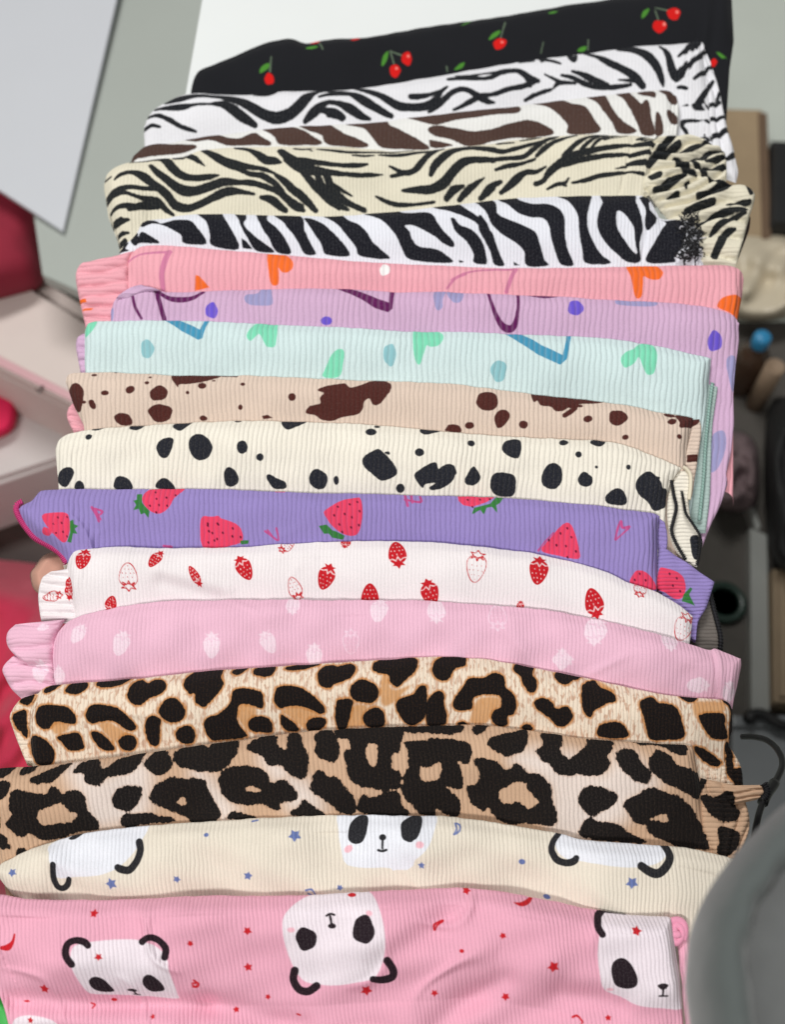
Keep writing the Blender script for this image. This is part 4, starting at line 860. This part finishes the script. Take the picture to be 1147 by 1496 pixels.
Tcur = dict(
 cherry="277,131 279,118 284,104 292,96 312,88 345,74 383,58 405,52 422,50 435,53 447,57 480,52 543,48 585,40 647,30 721,20 840,0 950,-14 1050,-22 1068,-16 1072,-6",
 zebra_white="209,190 210,180 216,165 229,152 244,144 263,135 286,132 323,134 367,135 394,134 409,130 448,129 517,126 585,116 647,106 689,98 780,83 872,72 933,63 999,60 1017,57 1026,62 1030,72",
 zebra_brown="190,235 193,226 200,219 208,212 216,209 229,207 247,206 271,201 305,195 325,193 367,187 383,185 422,182 480,179 561,174 598,169 705,156 752,152 809,144 861,138 944,129 973,128 984,132 988,140",
 tiger="151,275 152,262 156,251 169,241 192,234 226,230 266,226 292,217 344,212 440,210 500,211 538,214 577,217 642,214 681,210 720,206 754,200 809,194 868,192 927,194 955,197 966,203",
 zebra_bold="172,366 180,354 187,348 197,338 203,325 211,318 245,315 258,311 292,308 341,309 399,310 472,312 498,311 543,308 577,305 632,299 709,290 754,285 813,283 863,282 927,282 945,284 953,291 960,304 968,316 993,317 1015,322 1028,335",
 hearts_pink="186,390 187,380 191,370 199,362 212,357 246,357 309,362 400,369 485,376 576,382 680,386 737,388 833,387 909,385 1005,383 1060,383 1078,386 1087,393 1090,404",
 hearts_lilac="160,462 161,450 166,436 178,426 192,418 210,415 225,418 236,423 262,424 388,420 487,419 576,424 642,424 764,429 821,431 898,436 967,439 1020,444 1050,450 1070,457 1079,466 1081,476",
 hearts_mint="122,485 124,476 128,470 136,468 144,467 241,466 304,467 400,472 485,475 602,482 660,482 737,485 844,489 898,493 959,502 1005,513 1030,518 1041,521",
 splash_beige="94,556 97,547 105,543 132,542 166,542 253,546 341,547 360,546 470,551 577,555 660,558 706,564 778,573 840,580 883,585 920,590 971,601 1005,606 1015,609",
 dalmatian="78,655 82,643 90,635 114,627 169,621 211,619 253,616 300,614 360,612 446,614 543,618 660,629 710,633 776,637 820,639 883,642 914,648 945,659 979,673 998,682",
 berries_purple="24,742 30,736 40,731 47,727 53,718 62,714 98,712 203,712 320,712 405,716 600,721 737,725 820,732 880,737 905,741 946,746 960,749 966,753",
 berries_white="95,830 97,820 102,809 110,802 135,799 177,796 229,799 300,798 350,797 410,793 493,789 561,788 645,791 724,799 784,807 847,821 891,835 920,849 962,863 993,881 1015,899",
 berries_pink="74,960 75,945 80,927 90,913 105,902 131,894 167,886 205,880 250,876 320,875 405,874 483,875 600,875 643,877 711,882 789,888 852,899 884,905 957,923 1009,939 1038,948 1047,946 1061,951 1085,961",
 leopard_light="38,1060 39,1045 43,1028 50,1015 60,1004 86,998 157,993 222,987 300,979 385,973 468,968 560,962 625,958 675,959 727,964 795,977 864,991 935,1006 976,1014 1030,1019 1055,1021 1067,1026 1072,1036",
 leopard_dark="-30,1135 -28,1128 -15,1123 0,1121 63,1117 105,1112 146,1107 217,1098 300,1086 343,1081 405,1072 463,1066 560,1061 665,1058 706,1058 743,1062 790,1068 856,1078 924,1083 976,1086 1008,1088 1016,1095",
 panda_cream="-8,1275 -6,1268 0,1261 16,1253 39,1241 76,1229 125,1216 183,1209 235,1204 300,1200 391,1194 495,1190 580,1191 664,1193 747,1205 817,1217 853,1226 926,1232 987,1236 1030,1243 1060,1250 1095,1263 1105,1275",
 panda_pink="-40,1322 -38,1312 -25,1308 0,1308 30,1313 78,1315 157,1315 230,1312 300,1309 392,1309 447,1308 517,1304 600,1300 675,1297 747,1305 809,1317 864,1328 917,1336 965,1339 980,1340 984,1344")
def crest(key):
    q = poly(Tcur[key]); q = q[int(np.argmin(q[:, 0])):]
    return lambda x: np.interp(x, np.maximum.accumulate(q[:, 0]), q[:, 1])

M = {}
BLK = (24, 26, 31)
M['cherry'] = fabric('black_jersey', (27, 28, 32), [('ink2', (96, 112, 92), 0, .8, .2, .9), ('ink1', (72, 132, 48), 0, .8, .3, 1), ('ink0', (205, 26, 24), 0, .8, .3, 1), ('ink3', (245, 140, 130), 0, .8, .1, .8)], 0.0001, 0.0)
M['zebra_white'] = fabric('white_zebra_knit', (226, 226, 231), [('ink0', BLK, .3, .7, .55, 1)], 0.0004, 0.02)
M['zebra_brown'] = fabric('brown_zebra_knit', (228, 228, 226), [('ink0', (74, 54, 48), 1.3, .7, .6, 1)], 0.0004, 0.02)
M['tiger'] = fabric('cream_tiger_knit', (224, 218, 198), [('ink0', (30, 33, 36), 0, .7, .6, 1)], 0.0005, 0.02)
M['zebra_bold'] = fabric('bold_zebra_knit', (228, 230, 239), [('ink0', (22, 23, 31), 0, .7, .5, 1)], 0.0005, 0.02)
M['hearts_pink'] = fabric('pink_heart_rib', (234, 167, 179), [('ink2', (196, 112, 152), 0, .9, .3, .85), ('ink1', (250, 248, 248), 0, .9, .3, 1), ('ink0', (238, 108, 38), 0, .9, .3, 1)], 0.0009, 0.12)
M['hearts_lilac'] = fabric('lilac_heart_rib', (207, 172, 203), [('ink2', (152, 152, 196), 0, .9, .3, .95), ('ink1', (104, 84, 202), 0, .9, .3, 1), ('ink0', (94, 22, 84), 0, .9, .3, 1)], 0.0009, 0.18)
M['hearts_mint'] = fabric('mint_heart_rib', (207, 226, 227), [('ink2', (140, 192, 200), 0, .9, .3, 1), ('ink1', (64, 146, 182), 0, .9, .3, 1), ('ink0', (124, 216, 180), 0, .9, .3, 1)], 0.0009, 0.18)
M['splash_beige'] = fabric('beige_splash_rib', (219, 199, 184), [('ink0', (78, 38, 34), .5, .8, .5, 1)], 0.0008, 0.02)
M['dalmatian'] = fabric('cream_spot_rib', (238, 232, 219), [('ink0', (34, 36, 44), .5, .8, .5, 1)], 0.0008, 0.02)
M['berries_purple'] = fabric('purple_berry_rib', (150, 134, 194), [('ink2', (196, 68, 128), 0, .8, .3, .9), ('ink0', (228, 66, 98), 0, .8, .3, 1), ('ink1', (52, 122, 54), 0, .8, .3, 1), ('ink3', (84, 18, 44), 0, .8, .1, 1)], 0.0008, 0.12)
M['berries_white'] = fabric('white_berry_knit', (236, 229, 231), [('ink0', (194, 22, 34), 0, .7, .1, 1), ('ink1', (240, 214, 216), 0, .7, .1, .95)], 0.0003, 0.02)
M['berries_pink'] = fabric('pink_berry_knit', (231, 184, 205), [('ink0', (243, 220, 232), 0, 1.6, .9, .85), ('ink1', (230, 182, 206), 0, .9, .2, .6), ('ink2', (242, 214, 230), 0, 1.0, .4, .7)], 0.0004, 0.1)
M['leopard_light'] = fabric('light_leopard_knit', (233, 216, 196), [('ink1', (204, 150, 98), 0, 3, .8, .9), ('ink0', (190, 128, 70), 3.2, 2.0, 1.6, .9), ('ink0', (21, 18, 19), .6, .8, 1.0, 1)], 0.0005, 0.02, speckle=(192, 150, 124))
M['leopard_dark'] = fabric('dark_leopard_rib', (202, 168, 140), [('ink1', (226, 212, 204), 8, 22, .5, .95), ('ink0', (176, 134, 104), 1.8, 1.6, 1.2, .4), ('ink0', (24, 21, 21), .5, .8, 2.2, 1)], 0.0006, 0.02)
M['panda_cream'] = fabric('cream_panda_rib', (228, 219, 204), [('ink0', (230, 232, 241), 0, 1.2, .3, 1), ('ink3', (238, 178, 190), 0, 1.6, .6, .9), ('ink2', (92, 112, 172), 0, .9, .4, .95), ('ink1', (36, 36, 40), 0, .8, .25, 1)], 0.0005, 0.02)
M['panda_pink'] = fabric('pink_panda_rib', (233, 170, 191), [('ink0', (236, 225, 233), 0, 1.4, .3, 1), ('ink3', (240, 180, 195), 0, 1.6, .6, .9), ('ink2', (200, 32, 42), 0, .9, .35, 1), ('ink1', (35, 24, 31), 0, .8, .25, 1)], 0.0005, 0.02)

G = {}
def make(key, label, tan, th, pitch, nlay, nxt, **kw):
    G[key] = garment(key, Tcur[key], label, M[key], tan, th, pitch, nlay, below=crest(nxt) if nxt else None, **kw)
    return G[key]
make('cherry', 'black garment printed with small red cherries on bare white table', 0.03, 0.012, 6, 4, 'zebra_white', right='0,0 60,3 100,-3 180,-8 300,-10', seed=1, length=0.12,
     ridges=[(1048, -20, 1030, 170, 5, -0.0012), (500, 90, 560, 50, 16, 0.001)])
make('zebra_white', 'white garment with thin black zebra stripes below the cherry print', 0.06, 0.009, 5.2, 1, 'zebra_brown', left='0,0 60,2 120,20', right='0,0 60,8 200,20', seed=2, length=0.09, wr=0.0008)
make('zebra_brown', 'white garment with broad brown zebra stripes', 0.09, 0.008, 6, 1, 'tiger', left='0,0 30,2 90,25', right='0,0 60,4 100,4', seed=3, length=0.08)
make('tiger', 'cream garment with fine black tiger stripes and a gathered striped cuff', 0.13, 0.009, 5.2, 1, 'zebra_bold', left='0,0 40,6 73,19 120,30 300,60', right='0,0 80,-18 200,-30', seed=4, wr=0.0009,
     ridges=[(927, 192, 905, 285, 1.8, -0.0009), (952, 200, 937, 285, 2.5, 0.0007), (250, 300, 330, 260, 16, -0.0016), (200, 290, 260, 250, 14, 0.0014)])
make('zebra_bold', 'white garment with bold thick black zebra stripes and frayed black seam', 0.16, 0.010, 5.2, 1, 'hearts_pink', left='0,0 40,10 200,40', right='0,0 50,2 200,-10', seed=5,
     ridges=[(951, 290, 938, 380, 2.2, -0.0012)])
make('hearts_pink', 'salmon pink ribbed garment with orange hearts', 0.19, 0.009, 8.6, 3, 'hearts_lilac', right='0,0 23,-2 58,-9 120,-15', seed=6, wr=0.0004, shear=0.06)
make('hearts_lilac', 'lilac ribbed garment with plum outlines and violet dots', 0.20, 0.0075, 8.2, 3, 'hearts_mint', right='0,0 20,1 54,-4 102,-8 139,-6 185,-11 219,-19 230,-16 262,-27 290,-41 340,-60', seed=7, wr=0.0005, shear=0.05, length=0.145)
make('hearts_mint', 'pale mint ribbed garment with green hearts', 0.20, 0.0075, 8.1, 3, 'splash_beige', left='0,0 45,0 80,3 300,20', right='0,0 15,-1 80,-8 120,-14 200,-25 300,-40', seed=8, wr=0.0004, shear=0.04)
make('splash_beige', 'beige ribbed garment with dark brown splashes', 0.20, 0.0075, 6.7, 1, 'dalmatian', left='0,0 35,12 62,26 120,35 300,60', right='0,0 16,-3 49,-10 75,-12 200,-20', seed=9, wr=0.0004)
make('dalmatian', 'cream ribbed garment with black dalmatian spots', 0.20, 0.0085, 7.1, 1, 'berries_purple', left='0,0 45,4 300,20', right='0,0 10,-8 25,-18 45,-23 80,-24 300,-40', seed=10, wr=0.0007, shear=0.08,
     ridges=[(160, 690, 230, 650, 14, -0.0012)])
make('berries_purple', 'purple ribbed garment with large pink strawberries', 0.20, 0.0085, 7.2, 4, 'berries_white', left='0,0 5,1 26,12 44,27 55,48 68,64 80,73 120,90 300,120', right='0,0 10,-3 40,-3 100,-4 300,-10', seed=11, wr=0.0005)
make('berries_white', 'white garment with small red strawberries and white gathered cuff', 0.20, 0.0085, 5.6, 2, 'berries_pink', left='0,0 30,3 60,10 300,60', right='0,0 35,-4 80,-10 300,-40', seed=12, wr=0.0008,
     ridges=[(108, 880, 122, 830, 5, 0.0012), (240, 850, 320, 872, 9, -0.0022), (235, 838, 330, 862, 9, 0.0016)])
make('berries_pink', 'pale pink garment with faint white strawberries and gathered cuff', 0.20, 0.008, 5.9, 3, 'leopard_light', left='0,0 50,4 300,30', right='0,0 10,1 35,-4 60,-10 300,-50', seed=13, wr=0.0008,
     ridges=[(1041, 945, 1046, 1020, 2.5, -0.001), (1049, 945, 1053, 1020, 3, 0.001), (300, 925, 420, 915, 14, -0.001), (1000, 985, 1040, 960, 9, -0.001)])
make('leopard_light', 'light leopard print garment with tan rimmed black spots', 0.20, 0.0085, 5.6, 2, 'leopard_dark', left='0,0 40,3 300,40', right='0,0 30,0 60,-8 300,-50', seed=14, wr=0.0007)
make('leopard_dark', 'dark leopard print garment with large black patches on tan', 0.20, 0.010, 6.4, 2, 'panda_cream', left='0,0 300,60', right='0,0 20,3 60,12 150,16 300,0', seed=15, wr=0.0008, shear=-0.1)
make('panda_cream', 'cream garment printed with white panda faces and blue stars', 0.20, 0.0095, 6.0, 4, 'panda_pink', left='0,0 10,6 33,24 40,38 80,60 300,120', seed=16, wr=0.0012, shear=-0.03,
     ridges=[(60, 1300, 80, 1240, 10, 0.001), (690, 1250, 640, 1270, 14, -0.0012)])
make('panda_pink', 'pink garment printed with white panda faces and red stars', 0.20, 0.013, 6.1, 4, None, left='0,0 100,20 150,40 180,48 300,80', right='0,0 40,6 88,13 150,18 260,26 300,30', seed=17, wr=0.0013, shear=-0.12, length=0.15,
     ridges=[(-40, 1462, 300, 1470, 12, -0.0042), (300, 1470, 440, 1504, 14, -0.0042), (-20, 1412, 330, 1420, 26, 0.0014), (650, 1340, 555, 1405, 16, -0.0035), (700, 1375, 600, 1490, 22, 0.0038), (800, 1410, 690, 1500, 22, 0.004), (820, 1448, 905, 1468, 14, -0.0035), (560, 1370, 470, 1460, 26, 0.002), (735, 1430, 640, 1500, 13, -0.003), (60, 1490, 250, 1500, 14, 0.004)])

# cuffs, inner layers, seams and threads
flap('cuff', 'zebra_white', G['zebra_white'], '1003,92 1000,120 1001,150 1003,190 1006,240', '1029,68 1040,94 1049,120 1059,164 1066,196 1073,218 1079,248 1076,266', M['zebra_white'], 1, 6, 0.003, 0.004, 4, 0.0018, 'v', 31, ribalong='v')
flap('gathered_end', 'zebra_white', G['zebra_white'], '1000,66 994,84 990,104 994,120', '1018,56 1030,66 1026,84 1006,116', M['zebra_white'], 1, 6, -0.003, 0.006, 4, 0.0014, 'v', 32)
flap('gathered_end', 'zebra_brown', G['zebra_brown'], '972,130 968,150 966,175 968,196', '990,138 994,156 993,176 990,198', M['zebra_brown'], 1, 6, -0.001, 0.006, 4, 0.001, 'v', 33)
flap('cuff', 'tiger', G['tiger'], '958,200 946,222 938,250 936,285', '1000,196 1046,212 1062,226 1063,262', M['tiger'], 1, 5, -0.001, 0.007, 6, 0.0032, 'h', 34, bulge=0.002, wob=1.1)
flap('cuff', 'tiger', G['tiger'], '938,262 960,296 985,330 1010,392', '1010,256 1062,266 1103,278 1096,318 1076,390', M['tiger'], 1, 5, -0.003, 0.008, 8, 0.0034, 'h', 35, bulge=0.003, wob=1.1)
darkseam = fabric('black_overlock', (20, 20, 24), [], 0.0004)
flap('hem_edge', 'tiger', G['tiger'], '1082,308 1076,330 1066,360 1058,396', '1098,316 1096,334 1084,366 1072,398', fabric('dark_brown_hem', (52, 40, 40), []), 0, 5, 0.006, 0.005, 3, 0.0008, 'h', 36)
# frayed overlock threads on the bold zebra end
r2 = np.random.RandomState(4); parts = {0: [], 1: []}; P0, n_ = PLANES['zebra_bold']
for i in range(170):
    px, py = 994+r2.rand()*27, 317+r2.rand()*64; a = r2.rand()*6.28; L = 4+r2.rand()*9
    q = np.array([[px, py], [px+L*.5*math.cos(a)+r2.randn()*2.5, py+L*.5*math.sin(a)+r2.randn()*2.5], [px+L*math.cos(a), py+L*math.sin(a)]]); q = crm(q, 4, False)
    hh = 0.0003+0.0026*r2.rand()+0.0012*np.sin(np.linspace(0, 3.1, len(q)))
    P = Uplane(q[:, 0], q[:, 1], P0+n_*0.001, n_)+n_*hh[:, None]
    parts[int(r2.rand() < 0.04)].append(tube_mesh(P, 0.00042 if r2.rand() < .7 else 0.0007, 5))
V, F = join(parts[0]); o = meshobj('frayed_thread', V, F, plain('black_thread', (18, 18, 22), 0.7, 0.2, 80), G['zebra_bold']); o['kind'] = 'stuff'
V, F = join(parts[1]); o = meshobj('frayed_thread', V, F, plain('white_thread', (215, 215, 222), 0.8, 0.05, 80), G['zebra_bold']); o['kind'] = 'stuff'

flap('cuff', 'hearts_pink', G['hearts_pink'], '120,382 111,392 109,404 111,420 116,445 122,470 124,492', '196,364 188,384 187,402 190,424 186,445 180,470 176,492', M['hearts_pink'], 1, 9, 0.001, 0.007, 6, 0.0017, 'h', 41, label='gathered pink cuff', wob=0.5)
flap('cuff', 'hearts_lilac', G['hearts_lilac'], '120,486 111,493 110,506 113,525 116,546 114,560', '150,484 150,500 150,520 150,546 150,560', M['hearts_lilac'], 0, 9, 0.004, 0.006, 3, 0.0012, 'h', 42)
flap('cuff_end', 'hearts_pink', G['hearts_pink'], '112,582 100,592 96,604 99,616 106,630', '140,584 140,596 140,606 140,618 140,634', M['hearts_pink'], 0, 9, -0.006, 0.006, 4, 0.001, 'h', 43)
flap('knotted_end', 'hearts_lilac', G['hearts_lilac'], '168,434 176,427 190,419 206,414', '184,436 200,429 216,424 236,423', M['hearts_lilac'], 0, 9, -0.0035, 0.005, 0, 0, 'h', 44)
grn = fabric('mint_back_shaded', (176, 196, 192), [], 0.0005)  # mint darkened in the base colour to stand for shade on the inner layer
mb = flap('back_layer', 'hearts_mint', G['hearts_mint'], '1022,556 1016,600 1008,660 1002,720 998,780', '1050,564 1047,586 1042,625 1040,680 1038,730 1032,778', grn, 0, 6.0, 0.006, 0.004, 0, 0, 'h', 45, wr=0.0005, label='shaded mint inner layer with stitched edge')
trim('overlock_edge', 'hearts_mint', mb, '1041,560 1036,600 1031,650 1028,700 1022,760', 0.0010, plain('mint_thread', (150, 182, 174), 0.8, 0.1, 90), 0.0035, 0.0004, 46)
flap('inner_fold', 'splash_beige', G['splash_beige'], '1010,612 1008,630 1001,660 999,690 997,715', '1023,611 1026,628 1021,668 1016,702 1012,725', M['splash_beige'], 1, 6, 0.004, 0.004, 0, 0, 'v', 46, label='shaded inner layer of the beige garment')
di = flap('inner_fold', 'dalmatian', G['dalmatian'], '990,688 982,704 977,725 976,755 984,795 1002,822', '1004,686 1010,700 1008,728 1010,755 1022,782 1020,828', M['dalmatian'], 1, 5.5, 0.005, 0.004, 0, 0, 'h', 47, wr=0.0008)
bt = plain('black_overlock_thread', (22, 22, 28), 0.7, 0.2, 90)
trim('overlock_thread', 'dalmatian', di, '981,702 984,722 988,741 984,760 981,775 987,792 1002,818', 0.0009, bt, 0.001, 0.00035, 40)
trim('overlock_thread', 'dalmatian', di, '996,718 999,735 1002,750 1012,765 1023,784 1022,805 1018,826', 0.0006, bt, 0.001, 0.0004, 40)
trim('rolled_edge', 'dalmatian', di, '998,682 1004,686 1009,695 1009,712 1007,730', 0.0013, plain('cream_edge', (224, 214, 192), 0.85, 0.05, 60), 0.0035)
pk = plain('pink_overlock_thread', (206, 62, 128), 0.75, 0.15, 90)
trim('overlock_edge', 'berries_purple', G['berries_purple'], '33,733 25,738 24,745 29,757 38,770 52,786 72,797 88,808 97,822', 0.0014, pk, 0.004, 0.0006, 46, label='pink overlocked edge')
flap('cuff', 'berries_purple', G['berries_purple'], '965,793 962,825 962,858 985,895 1005,930', '1046,849 1042,862 1034,886 1022,908 1017,938', M['berries_purple'], 4, 5.5, 0.003, 0.006, 0, 0, 'v', 48, wr=0.0010)
flap('inner_fold', 'berries_purple', G['berries_purple'], '964,756 962,775 962,795 963,812', '972,762 976,778 976,795 972,812', M['berries_purple'], 0, 6, 0.006, 0.003, 0, 0, 'v', 49)
gg = thing('folded_garment', 'back leg of the cream spotted garment, shade painted dark grey, with black seam under the purple cuff', 'garment', tuple(U(1035, 920, 0.0)), GROUP)
SHADE_RIB = fabric('shaded_cream_rib', (112, 106, 101), [], 0.0006)  # dark grey puts the shade on the cream ribbing into the colour
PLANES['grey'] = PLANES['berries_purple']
gb = flap('body', 'grey', gg, '985,850 985,880 990,920 995,965', '1038,868 1043,890 1052,930 1052,965', SHADE_RIB, 0, 5.5, 0.012, 0.006, 0, 0, 'h', 50)
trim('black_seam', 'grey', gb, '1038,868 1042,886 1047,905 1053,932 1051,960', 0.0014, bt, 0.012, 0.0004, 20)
flap('cuff', 'berries_white', G['berries_white'], '78,833 61,842 54,862 54,883 58,906', '104,828 104,846 108,868 112,890 118,912', M['berries_white'], 2, 6.8, 0.002, 0.007, 6, 0.0012, 'h', 51, wob=0.5, label='gathered white cuff')
flap('cuff', 'berries_pink', G['berries_pink'], '20,910 8,922 6,938 14,951 30,965 42,973', '92,903 84,918 79,934 77,950 76,964 76,976', M['berries_pink'], 3, 7, 0.001, 0.009, 2, 0.0016, 'h', 52, bulge=0.002, label='upper lobe of the gathered cuff')
flap('cuff', 'berries_pink', G['berries_pink'], '18,956 1,974 5,990 13,1005 28,1020', '80,962 79,976 80,990 86,1004 92,1016', M['berries_pink'], 3, 7, 0.004, 0.009, 3, 0.0014, 'h', 53, bulge=0.002, label='lower lobe of the gathered cuff')
flap('back_layer', 'leopard_light', G['leopard_light'], '44,1015 28,1021 16,1036 12,1048 18,1068 29,1096 38,1118', '70,1008 56,1024 50,1040 48,1056 50,1075 56,1098 64,1120', M['leopard_light'], 2, 6.2, 0.004, 0.006, 4, 0.0008, 'h', 54)
flap('cuff', 'leopard_light', G['leopard_light'], '1014,1084 1020,1105 1026,1125 1030,1150', '1065,1086 1076,1102 1085,1120 1089,1150', M['leopard_light'], 2, 6.2, 0.002, 0.006, 5, 0.0012, 'v', 55)
flap('cuff', 'leopard_dark', G['leopard_dark'], '1026,1136 1022,1165 1026,1215 1034,1275', '1074,1146 1092,1172 1098,1208 1086,1240 1066,1278', M['leopard_dark'], 2, 7, 0.001, 0.007, 3, 0.0014, 'v', 56)
gt = flap('gathered_tip', 'leopard_dark', G['leopard_dark'], '1058,1147 1058,1156 1062,1166 1070,1176', '1114,1146 1119,1152 1118,1160 1108,1168', M['leopard_dark'], 2, 7, -0.003, 0.007, 3, 0.0014, 'h', 57)
trim('elastic_band', 'leopard_dark', gt, '1116,1144 1121,1152 1120,1160 1114,1168', 0.0018, bt, -0.002, 0.0005, 8)
# rolled right end of the pink panda garment
P0, n_ = PLANES['panda_pink']; a = np.linspace(0.9, 4.2*math.pi, 90); rr = np.linspace(3, 17, 90)
q = np.stack([993+rr*0.8*np.cos(a)+1.2*np.sin(2.3*a), 1363+rr*1.25*np.sin(a)+1.2*np.cos(1.7*a)], -1); P = Uplane(q[:, 0], q[:, 1], P0, n_)+n_*(-0.0065+0.001*np.sin(a)-0.001*np.linspace(0, 1, 90))[:, None]
V, F = tube_mesh(P, 0.0023, 10); pkm = plain('pink_panda_plain', (228, 150, 178), 0.9, 0.06, 90, sheen=0.2); meshobj('rolled_end', V, F, pkm, G['panda_pink'], True, 'rolled pink fabric end')
flap('side_layer', 'panda_pink', G['panda_pink'], '990,1366 994,1400 998,1440 1004,1500 1010,1560', '1008,1366 1014,1400 1018,1440 1024,1500 1030,1560', M['panda_pink'], 0, 5, 0.006, 0.006, 0, 0, 'v', 58, wr=0.0014, ribalong='v')
